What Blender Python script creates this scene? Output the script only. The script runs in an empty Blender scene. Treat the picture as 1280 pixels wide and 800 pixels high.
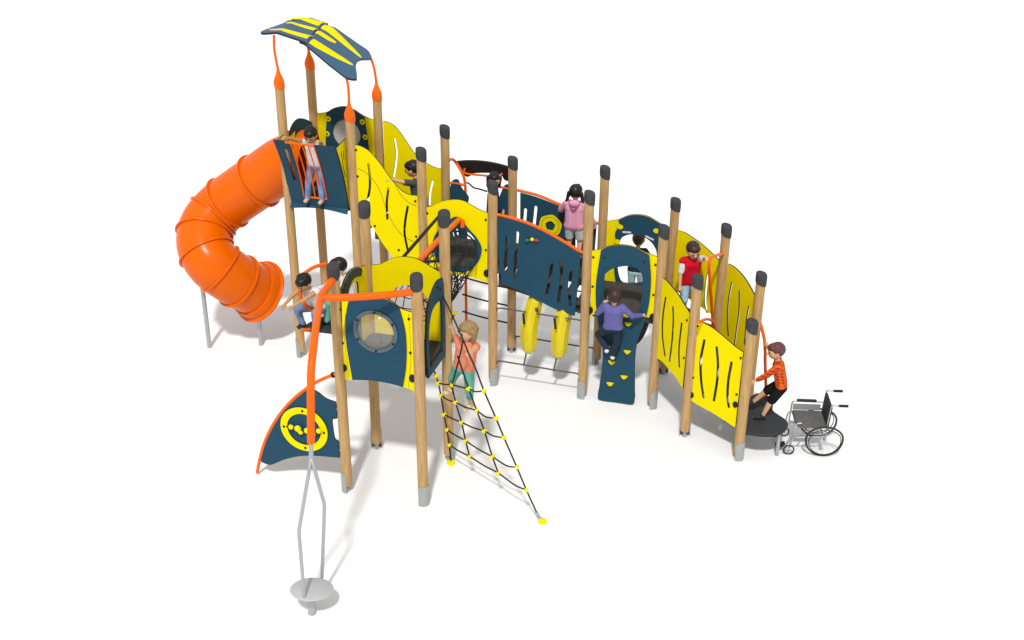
import bpy, bmesh, math, random
import numpy as np
from mathutils import Vector, Matrix
random.seed(7)
PI = math.pi
# ------------------------------------------------------------------ scene, camera, light
S = bpy.context.scene
COL = S.collection
S.render.engine = 'CYCLES'
S.view_settings.view_transform = 'Standard'
S.view_settings.look = 'None'
S.view_settings.exposure = 0
S.view_settings.gamma = 1

F, TH, RO, CH = 1509.379, 0.473346, -0.007532, 8.7912
_fw = np.array([0, math.cos(TH), -math.sin(TH)]); _r = np.array([1., 0, 0]); _u = np.cross(_r, _fw)
_R = _r*math.cos(RO)-_u*math.sin(RO); _U = _r*math.sin(RO)+_u*math.cos(RO); _C = np.array([0, 0, CH])
cd = bpy.data.cameras.new('camera'); cam = bpy.data.objects.new('camera', cd); COL.objects.link(cam)
cd.sensor_width = 36; cd.lens = F/1280*36; cd.clip_end = 500; cd.clip_start = .1
m = Matrix(((_R[0], _U[0], -_fw[0], 0), (_R[1], _U[1], -_fw[1], 0), (_R[2], _U[2], -_fw[2], CH), (0, 0, 0, 1)))
cam.matrix_world = m
S.camera = cam

def ray(x, y): return _fw+_R*(x-640)/F-_U*(y-400)/F
def G(x, y, z=0.):                       # survey point on a level plane
    d = ray(x, y); return Vector(_C+d*((z-CH)/d[2]))

POST = {1:(-3.162,15.924,4.175),2:(-2.897,16.888,4.175),3:(-2.198,15.659,3.808),4:(-1.933,16.624,3.808),5:(-1.772,13.418,3.476),6:(-2.035,12.454,3.106),7:(-1.070,12.190,3.106),8:(-0.807,13.155,3.476),9:(-1.234,15.394,3.476),10:(-0.969,16.359,3.476),11:(-0.269,15.129,3.113),12:(-0.005,16.094,3.113),13:(1.003,14.780,3.113),14:(1.268,15.744,3.113),15:(1.968,14.515,2.751),16:(2.233,15.479,2.751),17:(2.335,13.769,2.391),18:(2.862,14.946,2.595),19:(2.966,13.238,2.036),20:(3.231,14.202,2.235)}
UX = Vector((.9643, -.2649, 0)); VX = Vector((.2649, .9643, 0)); ZZ = Vector((0, 0, 1))

class Plane:                             # upright plane through two posts; local (s, z), off = towards the front
    def __init__(self, a, b, off=0.):
        A = Vector((*POST[a][:2], 0)) if isinstance(a, int) else Vector((a[0], a[1], 0))
        B = Vector((*POST[b][:2], 0)) if isinstance(b, int) else Vector((b[0], b[1], 0))
        self.e = (B-A).normalized(); self.n = Vector((self.e.y, -self.e.x, 0)); self.A = A+self.n*off; self.len = (B-A).length
    def loc(self, p):
        if isinstance(p, complex): return (p.real, p.imag)
        d = Vector(ray(p[0], p[1])); c = Vector(_C)
        t = (self.A-c).dot(self.n)/d.dot(self.n); P = c+d*t
        return ((P-self.A).dot(self.e), P.z)
    def w(self, s, z, o=0.): return self.A+self.e*s+self.n*o+ZZ*z
    def P(self, x, y, o=0.):
        s, z = self.loc((x, y)); return self.w(s, z, o)
    def off(self, o):
        q = Plane.__new__(Plane); q.e, q.n, q.len = self.e, self.n, self.len; q.A = self.A+self.n*o; return q

# ------------------------------------------------------------------ materials
def mat(name, rgb, rough=.5, spec=.3, metal=0., noise=0., nscale=6., stretch=(1, 1, 1), rgb2=None, bump=0., bscale=200., trans=0.):
    m = bpy.data.materials.new(name); m.use_nodes = True; nt = m.node_tree; b = nt.nodes['Principled BSDF']
    b.inputs['Roughness'].default_value = rough; b.inputs['Specular IOR Level'].default_value = spec; b.inputs['Metallic'].default_value = metal
    c = (*rgb, 1)
    tc = nt.nodes.new('ShaderNodeTexCoord'); mp = nt.nodes.new('ShaderNodeMapping'); mp.inputs['Scale'].default_value = stretch
    nt.links.new(tc.outputs['Object'], mp.inputs['Vector'])
    nz = nt.nodes.new('ShaderNodeTexNoise'); nz.inputs['Scale'].default_value = nscale; nz.inputs['Detail'].default_value = 5
    nt.links.new(mp.outputs['Vector'], nz.inputs['Vector'])
    mx = nt.nodes.new('ShaderNodeMix'); mx.data_type = 'RGBA'
    rp = nt.nodes.new('ShaderNodeMapRange'); rp.inputs['From Min'].default_value = .3; rp.inputs['From Max'].default_value = .7
    nt.links.new(nz.outputs['Fac'], rp.inputs['Value']); nt.links.new(rp.outputs['Result'], mx.inputs[0])
    d = rgb2 or tuple(v*(1-noise) for v in rgb)
    mx.inputs[6].default_value = c; mx.inputs[7].default_value = (*d, 1)
    nt.links.new(mx.outputs[2], b.inputs['Base Color'])
    if bump:
        n2 = nt.nodes.new('ShaderNodeTexNoise'); n2.inputs['Scale'].default_value = bscale; nt.links.new(mp.outputs['Vector'], n2.inputs['Vector'])
        bp = nt.nodes.new('ShaderNodeBump'); bp.inputs['Strength'].default_value = bump; bp.inputs['Distance'].default_value = .004
        nt.links.new(n2.outputs['Fac'], bp.inputs['Height']); nt.links.new(bp.outputs['Normal'], b.inputs['Normal'])
    return m
M = {}
M['wood'] = mat('wood', (.50, .325, .148), .75, .12, noise=.0, rgb2=(.36, .22, .09), nscale=14, stretch=(3, 3, .25), bump=.3, bscale=60)
M['yellow'] = mat('yellow', (.76, .63, .0), .55, .05, noise=.03, nscale=3)
M['navy'] = mat('navy', (.015, .060, .100), .5, .10, noise=.08, nscale=4)
M['navy_lit'] = mat('navy_lit', (.040, .098, .18), .5, .2, noise=.08, nscale=4)  # roof's navy made paler: stronger light on upward faces put into the colour
M['edge'] = mat('edge', (.03, .032, .03), .7, .1)
M['orange'] = mat('orange', (.78, .115, .0), .4, .18, noise=.04, nscale=3)
M['tube_orange'] = mat('tube_orange', (.68, .112, .0), .26, .16, noise=.07, nscale=2)
M['cap'] = mat('cap', (.045, .046, .05), .75, .25, noise=.2, nscale=25, bump=.4, bscale=90)
M['dark_steel'] = mat('dark_steel', (.085, .087, .092), .5, .3, noise=.15, nscale=30)
M['frame'] = mat('frame', (.075, .105, .135), .4, .3)
M['seat_grey'] = mat('seat_grey', (.12, .12, .12), .8, .15, noise=.25, nscale=20, bump=.3, bscale=80)
M['steel'] = mat('steel', (.42, .44, .46), .42, .5, metal=.6, noise=.15, nscale=30)
M['plate'] = mat('plate', (.36, .37, .37), .5, .4, metal=.3, noise=.12, nscale=18)
M['deck'] = mat('deck', (.058, .054, .046), .8, .15, noise=.2, nscale=30, bump=.4, bscale=120)
M['rubber'] = mat('rubber', (.035, .037, .041), .75, .2, noise=.2, nscale=30, bump=.4, bscale=120)
M['black'] = mat('black', (.012, .011, .011), .6, .2, noise=.2, nscale=10)
M['rope'] = mat('rope', (.03, .03, .032), .85, .1, noise=.4, nscale=120)
M['pane'] = mat('pane', (.50, .50, .50), .25, .4, noise=.04)
M['banana'] = mat('banana', (.66, .55, .0), .35, .4, rgb2=(.52, .40, .0), nscale=3, stretch=(4, 4, .6))
M['banana_tip'] = mat('banana_tip', (.10, .085, .01), .6, .2, noise=.4, nscale=12)
M['skin_light'] = mat('skin_light', (.62, .36, .21), .6, .25, noise=.08, nscale=12)
M['skin_tan'] = mat('skin_tan', (.48, .25, .11), .6, .25, noise=.1, nscale=12)
M['hair_black'] = mat('hair_black', (.006, .005, .006), .45, .35, noise=.4, nscale=40, stretch=(3, 3, .6))
M['hair_brown'] = mat('hair_brown', (.055, .026, .018), .5, .3, rgb2=(.022, .010, .008), nscale=26, stretch=(2, 2, .8), bump=.6, bscale=60)
M['hair_blond'] = mat('hair_blond', (.33, .21, .085), .5, .3, rgb2=(.20, .12, .045), nscale=26, stretch=(4, 4, .4), bump=.5, bscale=60)
M['hair_auburn'] = mat('hair_auburn', (.13, .055, .05), .55, .25, rgb2=(.07, .03, .028), nscale=26, stretch=(2, 2, .8), bump=.5, bscale=60)
M['white_cloth'] = mat('white_cloth', (.66, .66, .68), .9, .1, noise=.14, nscale=8)
M['coral'] = mat('coral', (.70, .235, .135), .9, .1, noise=.14, nscale=8)
M['teal'] = mat('teal', (.13, .40, .32), .9, .1, noise=.25, nscale=7)
M['pink'] = mat('pink', (.66, .30, .42), .9, .1, noise=.14, nscale=7)
M['plum'] = mat('plum', (.25, .07, .14), .9, .1)
M['denim'] = mat('denim', (.20, .31, .52), .9, .1, rgb2=(.09, .15, .30), nscale=7)
M['denim_pale'] = mat('denim_pale', (.36, .53, .68), .9, .1, rgb2=(.24, .38, .52), nscale=7)
M['denim_dark'] = mat('denim_dark', (.014, .022, .042), .9, .1, rgb2=(.024, .036, .06), nscale=9)
M['violet'] = mat('violet', (.125, .12, .34), .9, .1, noise=.22, nscale=8)
M['grey_cloth'] = mat('grey_cloth', (.075, .077, .085), .9, .1, noise=.25, nscale=8)
M['navy_cloth'] = mat('navy_cloth', (.015, .03, .055), .9, .1, noise=.2)
M['red'] = mat('red', (.56, .005, .02), .85, .15, noise=.22, nscale=8)
M['black_cloth'] = mat('black_cloth', (.009, .009, .012), .9, .1, noise=.2)
M['shoe_white'] = mat('shoe_white', (.70, .67, .66), .7, .2, noise=.1)
M['shoe_pink'] = mat('shoe_pink', (.66, .36, .28), .7, .2, noise=.1)
M['shoe_cream'] = mat('shoe_cream', (.64, .50, .34), .7, .2, noise=.1)
M['shoe_dark'] = mat('shoe_dark', (.03, .03, .035), .7, .2, noise=.1)
M['eye'] = mat('eye', (.015, .012, .012), .2, .5)
M['mouth'] = mat('mouth', (.35, .07, .06), .6, .2)
M['bead_green'] = mat('bead_green', (.02, .12, .05), .4, .4)
M['bead_red'] = mat('bead_red', (.5, .01, .03), .4, .4)
M['bead_yellow'] = mat('bead_yellow', (.62, .62, .02), .4, .4)
# plaid shirt: two crossed sets of darker bands woven in
def plaid():
    m = mat('plaid', (.66, .10, .012), .9, .1); nt = m.node_tree; b = nt.nodes['Principled BSDF']
    tc = nt.nodes.new('ShaderNodeTexCoord'); prev = None
    for ax in ('X', 'Z'):
        w = nt.nodes.new('ShaderNodeTexWave'); w.bands_direction = ax; w.inputs['Scale'].default_value = 7; w.inputs['Distortion'].default_value = .6
        nt.links.new(tc.outputs['Object'], w.inputs['Vector'])
        g = nt.nodes.new('ShaderNodeMath'); g.operation = 'GREATER_THAN'; g.inputs[1].default_value = .72; nt.links.new(w.outputs['Fac'], g.inputs[0])
        if prev:
            a = nt.nodes.new('ShaderNodeMath'); a.operation = 'ADD'; nt.links.new(prev.outputs[0], a.inputs[0]); nt.links.new(g.outputs[0], a.inputs[1]); g = a
        prev = g
    h = nt.nodes.new('ShaderNodeMath'); h.operation = 'MULTIPLY'; h.inputs[1].default_value = .42; nt.links.new(prev.outputs[0], h.inputs[0])
    mx = nt.nodes.new('ShaderNodeMix'); mx.data_type = 'RGBA'; mx.inputs[6].default_value = (.70, .11, .012, 1); mx.inputs[7].default_value = (.14, .012, .012, 1)
    nt.links.new(h.outputs[0], mx.inputs[0]); nt.links.new(mx.outputs[2], b.inputs['Base Color']); return m
M['plaid'] = plaid()
def clear():
    m = bpy.data.materials.new('clear_plastic'); m.use_nodes = True; nt = m.node_tree; nt.nodes.clear()
    o = nt.nodes.new('ShaderNodeOutputMaterial'); mx = nt.nodes.new('ShaderNodeMixShader'); t = nt.nodes.new('ShaderNodeBsdfTransparent'); g = nt.nodes.new('ShaderNodeBsdfGlossy')
    d = nt.nodes.new('ShaderNodeBsdfDiffuse'); d.inputs['Color'].default_value = (.8, .8, .8, 1); m2 = nt.nodes.new('ShaderNodeMixShader'); m2.inputs[0].default_value = .55
    g.inputs['Roughness'].default_value = .06; t.inputs['Color'].default_value = (.97, .97, .97, 1); mx.inputs[0].default_value = .2
    nt.links.new(g.outputs[0], m2.inputs[1]); nt.links.new(d.outputs[0], m2.inputs[2])
    nt.links.new(t.outputs[0], mx.inputs[1]); nt.links.new(m2.outputs[0], mx.inputs[2]); nt.links.new(mx.outputs[0], o.inputs['Surface']); return m
M['clear'] = clear()

# ------------------------------------------------------------------ object helpers
WL = {}
def thing(name, label, cat, loc, group=None, rz=0.):
    o = bpy.data.objects.new(name, None); COL.objects.link(o); o.empty_display_size = .2
    o.location = loc; o.rotation_euler = (0, 0, rz); o['label'] = label; o['category'] = cat
    if group: o['group'] = group
    WL[o] = Matrix.Translation(Vector(loc)) @ Matrix.Rotation(rz, 4, 'Z'); return o
def link_mesh(name, me, parent=None, mats=None, smooth=True, local=False, base=False):
    """mesh in world coordinates -> object with its origin at its own centre, under parent"""
    n = len(me.vertices); co = np.empty(n*3); me.vertices.foreach_get('co', co); co = co.reshape(-1, 3)
    W = WL[parent] if parent else Matrix.Identity(4)
    if local: wc = co
    else:
        Wi = np.array(W.inverted()); wc = co@Wi[:3, :3].T+Wi[:3, 3]
    c = (wc.min(0)+wc.max(0))/2
    if base: c[2] = wc[:, 2].min()
    me.vertices.foreach_set('co', (wc-c).ravel()); me.update()
    for mm in (mats or []):
        if mm: me.materials.append(mm)
    if smooth is not None: me.polygons.foreach_set('use_smooth', [bool(smooth)]*len(me.polygons))
    o = bpy.data.objects.new(name, me); COL.objects.link(o); o.location = c
    if parent: o.parent = parent
    WL[o] = W @ Matrix.Translation(Vector(c)); return o
def bm_obj(name, bm, parent, mm, smooth=True, base=False, local=False):
    me = bpy.data.meshes.new(name); bm.normal_update(); bm.to_mesh(me); bm.free()
    o = link_mesh(name, me, parent, mm if isinstance(mm, list) else [mm], smooth, base=base, local=local)
    if smooth: auto(me)
    return o
def auto(me, ang=40):                    # sharp edges by angle
    bm = bmesh.new(); bm.from_mesh(me)
    for e in bm.edges:
        if len(e.link_faces) == 2 and e.calc_face_angle(0) > math.radians(ang): e.smooth = False
    bm.to_mesh(me); bm.free()
def tag(o, label, cat, group=None):
    o['label'] = label; o['category'] = cat
    if group: o['group'] = group
    return o

def cr(pts, n=6, closed=False):          # Catmull-Rom through points (tuples of any dimension)
    P = [np.array(p, float) for p in pts]
    if len(P) < 3 and not closed: return [tuple(p) for p in P]
    out = []; N = len(P); seg = N if closed else N-1
    for i in range(seg):
        p1, p2 = P[i % N], P[(i+1) % N]
        p0 = P[(i-1) % N] if (closed or i > 0) else 2*p1-p2
        p3 = P[(i+2) % N] if (closed or i+2 < N) else 2*p2-p1
        for k in range(n):
            t = k/n
            out.append(tuple(.5*((2*p1)+(-p0+p2)*t+(2*p0-5*p1+4*p2-p3)*t*t+(-p0+3*p1-3*p2+p3)*t**3)))
    if not closed: out.append(tuple(P[-1]))
    return out
def outline(pl, pts, n=5):
    """pixels or complex (s+zj); third element marks a sharp corner"""
    L = []; C = []
    for p in pts:
        c = (not isinstance(p, complex)) and len(p) > 2
        if isinstance(p, complex): c = True
        L.append(pl.loc(p if isinstance(p, complex) else p[:2])); C.append(c)
    if not any(C): return cr(L, n, True)
    k = C.index(True); L = L[k:]+L[:k]; C = C[k:]+C[:k]; L.append(L[0]); C.append(True)
    out = []; run = [L[0]]
    for p, c in zip(L[1:], C[1:]):
        run.append(p)
        if c:
            q = cr(run, n) if len(run) > 2 else run
            out += q[:-1]; run = [p]
    return out
def slot_outline(pl, pts, w):            # stadium-ended slot along a polyline (metres wide)
    L = [np.array(p) for p in cr([pl.loc(p) for p in pts], 5)]
    a, b = [], []
    for i, p in enumerate(L):
        t = L[min(i+1, len(L)-1)]-L[max(i-1, 0)]; t /= np.linalg.norm(t); n = np.array([-t[1], t[0]])
        a.append(p+n*w/2); b.append(p-n*w/2)
    def arc(c, p, q):
        v = p-c; r = np.linalg.norm(v); A = math.atan2(v[1], v[0]); return [c+r*np.array([math.cos(A-PI*k/6), math.sin(A-PI*k/6)]) for k in range(1, 6)]
    return [tuple(p) for p in a+arc(L[-1], a[-1], b[-1])+b[::-1]+arc(L[0], b[0], a[0])]
def circle(c, r, n=40, sq=1.): return [(c[0]+r*math.cos(2*PI*k/n), c[1]+r*sq*math.sin(2*PI*k/n)) for k in range(n)]

def sheet(name, pl, loops, th, parent, mm, o=0., edge='edge'):
    """solid board: loops[0] outline, others holes, in local (s,z); centred on offset o"""
    cu = bpy.data.curves.new('c', 'CURVE'); cu.dimensions = '2D'; cu.fill_mode = 'BOTH'; cu.extrude = th/2; cu.resolution_u = 1
    for lp in loops:
        sp = cu.splines.new('POLY'); sp.points.add(len(lp)-1); sp.use_cyclic_u = True
        for i, p in enumerate(lp): sp.points[i].co = (p[0], p[1], 0, 1)
    ob = bpy.data.objects.new('c', cu); me = bpy.data.meshes.new_from_object(ob); bpy.data.objects.remove(ob); bpy.data.curves.remove(cu)
    me.name = name; me.materials.clear()
    bm = bmesh.new(); bm.from_mesh(me); bmesh.ops.remove_doubles(bm, verts=bm.verts, dist=1e-5); bmesh.ops.recalc_face_normals(bm, faces=bm.faces)
    bm.normal_update()
    for f in bm.faces:
        f.material_index = 0 if abs(f.normal.z) > .5 else 1; f.smooth = f.material_index == 1
    for v in bm.verts: v.co = pl.w(v.co.x, v.co.y, v.co.z+o)
    for e in bm.edges:
        if len(e.link_faces) == 2 and e.calc_face_angle(0) > .7: e.smooth = False
    # keep winding right after the change of basis
    bmesh.ops.recalc_face_normals(bm, faces=bm.faces)
    bm.to_mesh(me); bm.free()
    return link_mesh(name, me, parent, [M[mm], M[edge]], smooth=None)

def ring_frames(P):
    P = [Vector(p) for p in P]; T = []
    for i in range(len(P)):
        t = P[min(i+1, len(P)-1)]-P[max(i-1, 0)]; T.append(t.normalized())
    a = Vector((0, 0, 1)) if abs(T[0].z) < .9 else Vector((1, 0, 0)); x = (a-T[0]*a.dot(T[0])).normalized(); fr = []
    for t in T:
        x = (x-t*x.dot(t)).normalized(); fr.append((x, t.cross(x)))
    return P, T, fr
def tube(bm, pts, r, seg=12, cap=True, closed=False, sx=1., sy=1.):
    P, T, fr = ring_frames(pts); rs = r if isinstance(r, (list, tuple)) else [r]*len(P); rings = []
    for p, (x, y), rr in zip(P, fr, rs):
        rings.append([bm.verts.new(p+x*(rr*sx*math.cos(2*PI*k/seg))+y*(rr*sy*math.sin(2*PI*k/seg))) for k in range(seg)])
    n = len(rings)
    for i in range(n if closed else n-1):
        a, b = rings[i], rings[(i+1) % n]
        for k in range(seg): bm.faces.new((a[k], a[(k+1) % seg], b[(k+1) % seg], b[k]))
    if cap and not closed:
        bm.faces.new(rings[0][::-1]); bm.faces.new(rings[-1])
    return rings
def tube_obj(name, pts, r, parent, mm, seg=12, n=8, smooth_path=True, **k):
    bm = bmesh.new(); q = cr([tuple(p) for p in pts], n) if smooth_path and len(pts) > 2 else pts
    rr = r
    if isinstance(r, (list, tuple)): rr = [float(v) for v in np.interp(np.linspace(0, 1, len(q)), np.linspace(0, 1, len(r)), r)]
    tube(bm, q, rr, seg, **k); bmesh.ops.recalc_face_normals(bm, faces=bm.faces)
    return bm_obj(name, bm, parent, M[mm])
def ball(bm, c, r, sub=2, scale=(1, 1, 1), rot=None):
    mt = Matrix.Translation(Vector(c)) @ (rot.to_4x4() if rot else Matrix.Identity(4)) @ Matrix.Diagonal((r*scale[0], r*scale[1], r*scale[2], 1))
    bmesh.ops.create_icosphere(bm, subdivisions=sub, radius=1, matrix=mt)
def ball_obj(name, c, r, parent, mm, sub=2, scale=(1, 1, 1), rot=None):
    bm = bmesh.new(); ball(bm, c, r, sub, scale, rot); return bm_obj(name, bm, parent, M[mm])
def prism(name, pts, z0, z1, parent, mm, edge=None):   # level plate from a plan outline
    bm = bmesh.new(); a = [bm.verts.new((p[0], p[1], z0)) for p in pts]; b = [bm.verts.new((p[0], p[1], z1)) for p in pts]; n = len(pts)
    bm.faces.new(a); bm.faces.new(b)
    for i in range(n): bm.faces.new((a[i], a[(i+1) % n], b[(i+1) % n], b[i]))
    bmesh.ops.recalc_face_normals(bm, faces=bm.faces)
    bmesh.ops.bevel(bm, geom=[e for e in bm.edges if abs(e.verts[0].co.z-e.verts[1].co.z) < 1e-6], offset=.006, segments=1, affect='EDGES')
    return bm_obj(name, bm, parent, M[mm], smooth=False)
def bolt(pl, x, y, parent, o=.012, r=.016):
    c = pl.P(x, y); bm = bmesh.new(); q = [c+pl.n*o, c+pl.n*(o+.008), c+pl.n*(o+.014)]
    tube(bm, q, [r, r, r*.6], 10); bm_obj('bolt', bm, parent, M['black'])
def bracket(pl, x, y, parent, r=.045, o=.016):
    s, z = pl.loc((x, y)); lp = [(s+r*math.cos(t), z+r*1.25*math.sin(t)) for t in np.linspace(0, 2*PI, 14)[:-1]]
    sheet('bracket', pl, [lp], .022, parent, 'black', o)

# ------------------------------------------------------------------ ground, world, sun
bm = bmesh.new(); bmesh.ops.create_grid(bm, x_segments=1, y_segments=1, size=150)
for v in bm.verts: v.co.y += 60
M['ground'] = mat('ground', (.80, .80, .80), .95, .05, noise=.0)
g = bm_obj('ground', bm, None, M['ground'], smooth=False); g['kind'] = 'structure'; g['label'] = 'plain white studio floor under the whole playground'; g['category'] = 'ground'
w = bpy.data.worlds.new('World'); S.world = w; w.use_nodes = True
bgn = w.node_tree.nodes['Background']; bgn.inputs['Color'].default_value = (1, 1, 1, 1); bgn.inputs['Strength'].default_value = .76
sl = bpy.data.lights.new('sun', 'SUN'); sl.energy = 2.9; sl.angle = math.radians(4); sl.color = (1, .985, .96)
so = bpy.data.objects.new('sun', sl); COL.objects.link(so)
SUN = Vector((.10, 1., -1.38)).normalized()      # the way the light travels
so.rotation_euler = SUN.to_track_quat('-Z', 'Y').to_euler(); so.location = (0, 0, 12)

# ================================================================== THE PLAY STRUCTURE
PS = thing('play_structure', 'large wooden post climbing playground with yellow and navy boards, bridge and shade roof', 'play structure', (0, 14.5, 0))
# ---- posts
PLATE = {1:180, 2:120, 3:120, 4:90, 5:90, 6:178, 7:-52, 8:26, 9:90, 10:90, 11:-32, 12:70, 13:-155, 14:150, 15:-32, 16:90, 17:90, 18:90, 19:-44, 20:90}
def post(k):
    x, y, H = POST[k]; tower = k <= 4; top = H if tower else H-.06; r = .0645
    bm = bmesh.new(); tube(bm, [(x, y, .10), (x, y, .14), (x, y, H*.5), (x, y, top)], [r*.97, r, r, r], 28)
    p = bm_obj('post', bm, PS, M['wood'])
    # galvanised foot: half shell from the ground up
    bm = bmesh.new(); a0 = math.radians(PLATE[k]); n = 14; ri, ro = r+.002, r+.009; cols = []
    for i in range(n+1):
        a = a0+(i/n-.5)*PI; c = Vector((math.cos(a), math.sin(a), 0)); e = abs(i/n-.5)*2; zt = .285-.06*max(0, e-.8)/.2
        cols.append([bm.verts.new(Vector((x, y, z))+c*q) for q, z in ((ri, 0), (ro, 0), (ro, zt), (ri, zt))])
    for i in range(n):
        for j in range(4): bm.faces.new((cols[i][j], cols[i][(j+1) % 4], cols[i+1][(j+1) % 4], cols[i+1][j]))
    bm.faces.new(cols[0]); bm.faces.new(cols[-1][::-1]); bmesh.ops.recalc_face_normals(bm, faces=bm.faces)
    bm_obj('foot_plate', bm, p, M['plate'])
    bm = bmesh.new(); tube(bm, [(x, y, 0), (x, y, .1)], .03, 12); bm_obj('foot_pin', bm, p, M['plate'])
    # cap
    bm = bmesh.new(); ta = math.radians(-20 if k not in (5, 6, 7, 8) else -95); td = (math.cos(ta), math.sin(ta)); seg = 28; rings = []
    if tower: prof = [(.072, -.035, .35), (.074, .02, .2), (.069, .06, .05), (.050, .11, 0), (.032, .15, 0), (.022, .19, 0), (.019, .22, 0)]; zt = H
    else: prof = [(.073, -.155, .42), (.0755, -.10, .35), (.075, -.035, .25), (.071, -.015, .22), (.060, -.003, .2), (.03, .004, .18)]; zt = H
    for rr, dz, tl in prof:
        rings.append([bm.verts.new((x+rr*math.cos(2*PI*i/seg), y+rr*math.sin(2*PI*i/seg), zt+dz-tl*rr*(math.cos(2*PI*i/seg)*td[0]+math.sin(2*PI*i/seg)*td[1]))) for i in range(seg)])
    for a, b in zip(rings, rings[1:]):
        for i in range(seg): bm.faces.new((a[i], a[(i+1) % seg], b[(i+1) % seg], b[i]))
    bm.faces.new(rings[-1]); bm.faces.new(rings[0][::-1])
    c = bm_obj('cap', bm, p, M['orange' if tower else 'cap'])
    if tower: c['label'] = 'pointed orange cap carrying a roof rod'
    return p
for k in POST: post(k)

# ---- decks
def deck(ids, z, th=.11, inset=.03):
    P = [Vector(POST[i][:2]) for i in ids]; c = sum(P, Vector((0, 0)))/len(P)
    q = [p+(c-p).normalized()*inset for p in P]
    return prism('deck', q, z-th, z, PS, 'deck')
deck((1, 3, 4, 2), 2.55); deck((9, 11, 12, 10), 1.80); deck((13, 15, 16, 14), 1.40); deck((6, 7, 8, 5), 1.75)
def plank(name, a, b, c, d, z, th=.05): return prism(name, [a, b, c, d], z-th, z, PS, 'deck')
def q2(k, f, j): return Vector(POST[k][:2]).lerp(Vector(POST[j][:2]), f)
for i in range(4):                        # stairs up to the tower
    f0, f1 = i/4+.03, (i+1)/4-.02; z = 2.42-.155*i
    plank('step', q2(3, f0, 9), q2(3, f1, 9), q2(4, f1, 10), q2(4, f0, 10), z, .20)
for i in range(9):                        # bridge boards
    f0, f1 = i/9+.012, (i+1)/9-.012; z = 1.815-.01*i-.12*max(0, i-6)
    plank('bridge_board', q2(11, f0, 13), q2(11, f1, 13), q2(12, f1, 14), q2(12, f0, 14), z)
for a_, b_, o_ in ((11, 13, -.10), (12, 14, .10)):   # beams carrying the bridge boards
    q_ = Plane(a_, b_, o_); pts = [(.06, 1.755), (.9, 1.70), (1.28, 1.43), (1.28, 1.27), (.9, 1.36), (.06, 1.55)]
    sheet('beam', q_, [pts], .05, PS, 'deck', 0, 'deck')
for i in range(3):
    f0, f1 = i/3+.02, (i+1)/3-.02; plank('step', q2(15, f0, 17), q2(15, f1, 17), q2(16, f1, 18), q2(16, f0, 18), 1.32-.13*i, .16)
for i in range(3):
    f0, f1 = i/3+.02, (i+1)/3-.02; plank('step', q2(17, f0, 19), q2(17, f1, 19), q2(18, f1, 20), q2(18, f0, 20), .86-.14*i, .12)

# ---- boards between posts
def board(pl, out, mm='yellow', slots=(), holes=(), th=.022, o=0., name='panel', parent=None, w=.034):
    lp = [outline(pl, out)]
    for s in slots: lp.append(slot_outline(pl, s, w))
    for h in holes: lp.append(h if isinstance(h[0], tuple) and len(h) >= 18 else outline(pl, h))
    return sheet(name, pl, lp, th, parent or PS, mm, o)
# tower to platform, front and back
p39 = Plane(3, 9)
f = board(p39, [(444,181,1),(452,183),(463,190),(475,204),(487,221),(497,233),(505,240),(513,243.5),(522,244.5,1),(526.5,322,1),(520,329),(510,332),(500,328),(492,322),(486,314),(478,303),(470,290),(463,280),(455,270),(449,264,1)],
      slots=[[(461,205),(462.5,218),(462.5,235),(459,254)],[(486,235),(484,250),(484,262),(484.5,273)],[(510,258),(507,275),(506,290),(508,303),(510,312)]])
for x, y in ((445.5,187),(447.5,220),(469,282),(499,312),(519.5,251),(520.5,295)): bolt(p39, x, y, f)
for g_ in ([(447,210),(457,215),(468,226),(476,240),(482,258),(489,274),(498,288),(508,297),(521,303)], [(494,231),(503,245),(512,253),(521,257)]):
    tube_obj('groove', [p39.P(x, y, .0115) for x, y in g_], .0028, f, 'edge', seg=6, n=5)
p410 = Plane(4, 10)
board(p410, [(479,151,1),(485,152.5),(493,157),(500,165),(507,175),(513,184),(519,192),(526,198.5),(535,205),(545,209.5),(553,210.5,1),(556,292,1),(523,289),(500,262),(482,240,1)],
      slots=[[(493.5,174),(496,190),(495,205),(492.5,221)],[(541,227),(538,240),(537,256)]], w=.032)
# tower back: yellow board, navy arch with round window
p24 = Plane(2, 4)
ctr = p24.loc((434, 167))
f = board(p24, [(396,141.5,1),(408,140),(416,135.5),(425,133),(433,133),(443,137),(452,143),(461,147.5),(470,150.5),(477,152.5,1),complex(.93,2.46),complex(.07,2.46)], holes=[circle(ctr, .215)])
nv = sheet('arch_plate', p24, [outline(p24, [(408.5,140.2,1),(416,135.8),(425,133.4),(433,133.4),(443,137.4),(452,143.2),(456,145.6,1),(458,158),(460,172),(462,190,1),complex(.74,2.5),complex(.18,2.5),(408,185,1),(408,165),(409,150)]), circle(ctr, .215)], .012, f, 'navy', .019)
for x, y in ((411.5,147.8),(410,166.4),(454,151.6),(457.6,170.5)):
    sheet('lug', p24, [circle(p24.loc((x, y)), .04, 18)], .006, f, 'yellow', .029); bolt(p24, x, y, f, .032, .013)
sheet('window_pane', p24, [circle(ctr, .225)], .008, f, 'pane', -.004)
# tower left side with the slide mouth
p12 = Plane(1, 2)
f = board(p12, [(361.5,168,1),(364.5,158),(369.5,150.5),(375,147.8),(381,148.7),(389,152.5,1),complex(.93,2.5),complex(.07,2.5)], 'navy', holes=[circle((.5, 2.96), .385)], slots=[[(371,166.5),(371.8,162)],[(373.5,164),(374.3,160)]], w=.022)
sheet('corner_plate', p12, [outline(p12, [(357,172,1),(362,169),(367,163.5,1),(367,180,1),(357,186,1)])], .008, f, 'yellow', .017)
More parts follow.
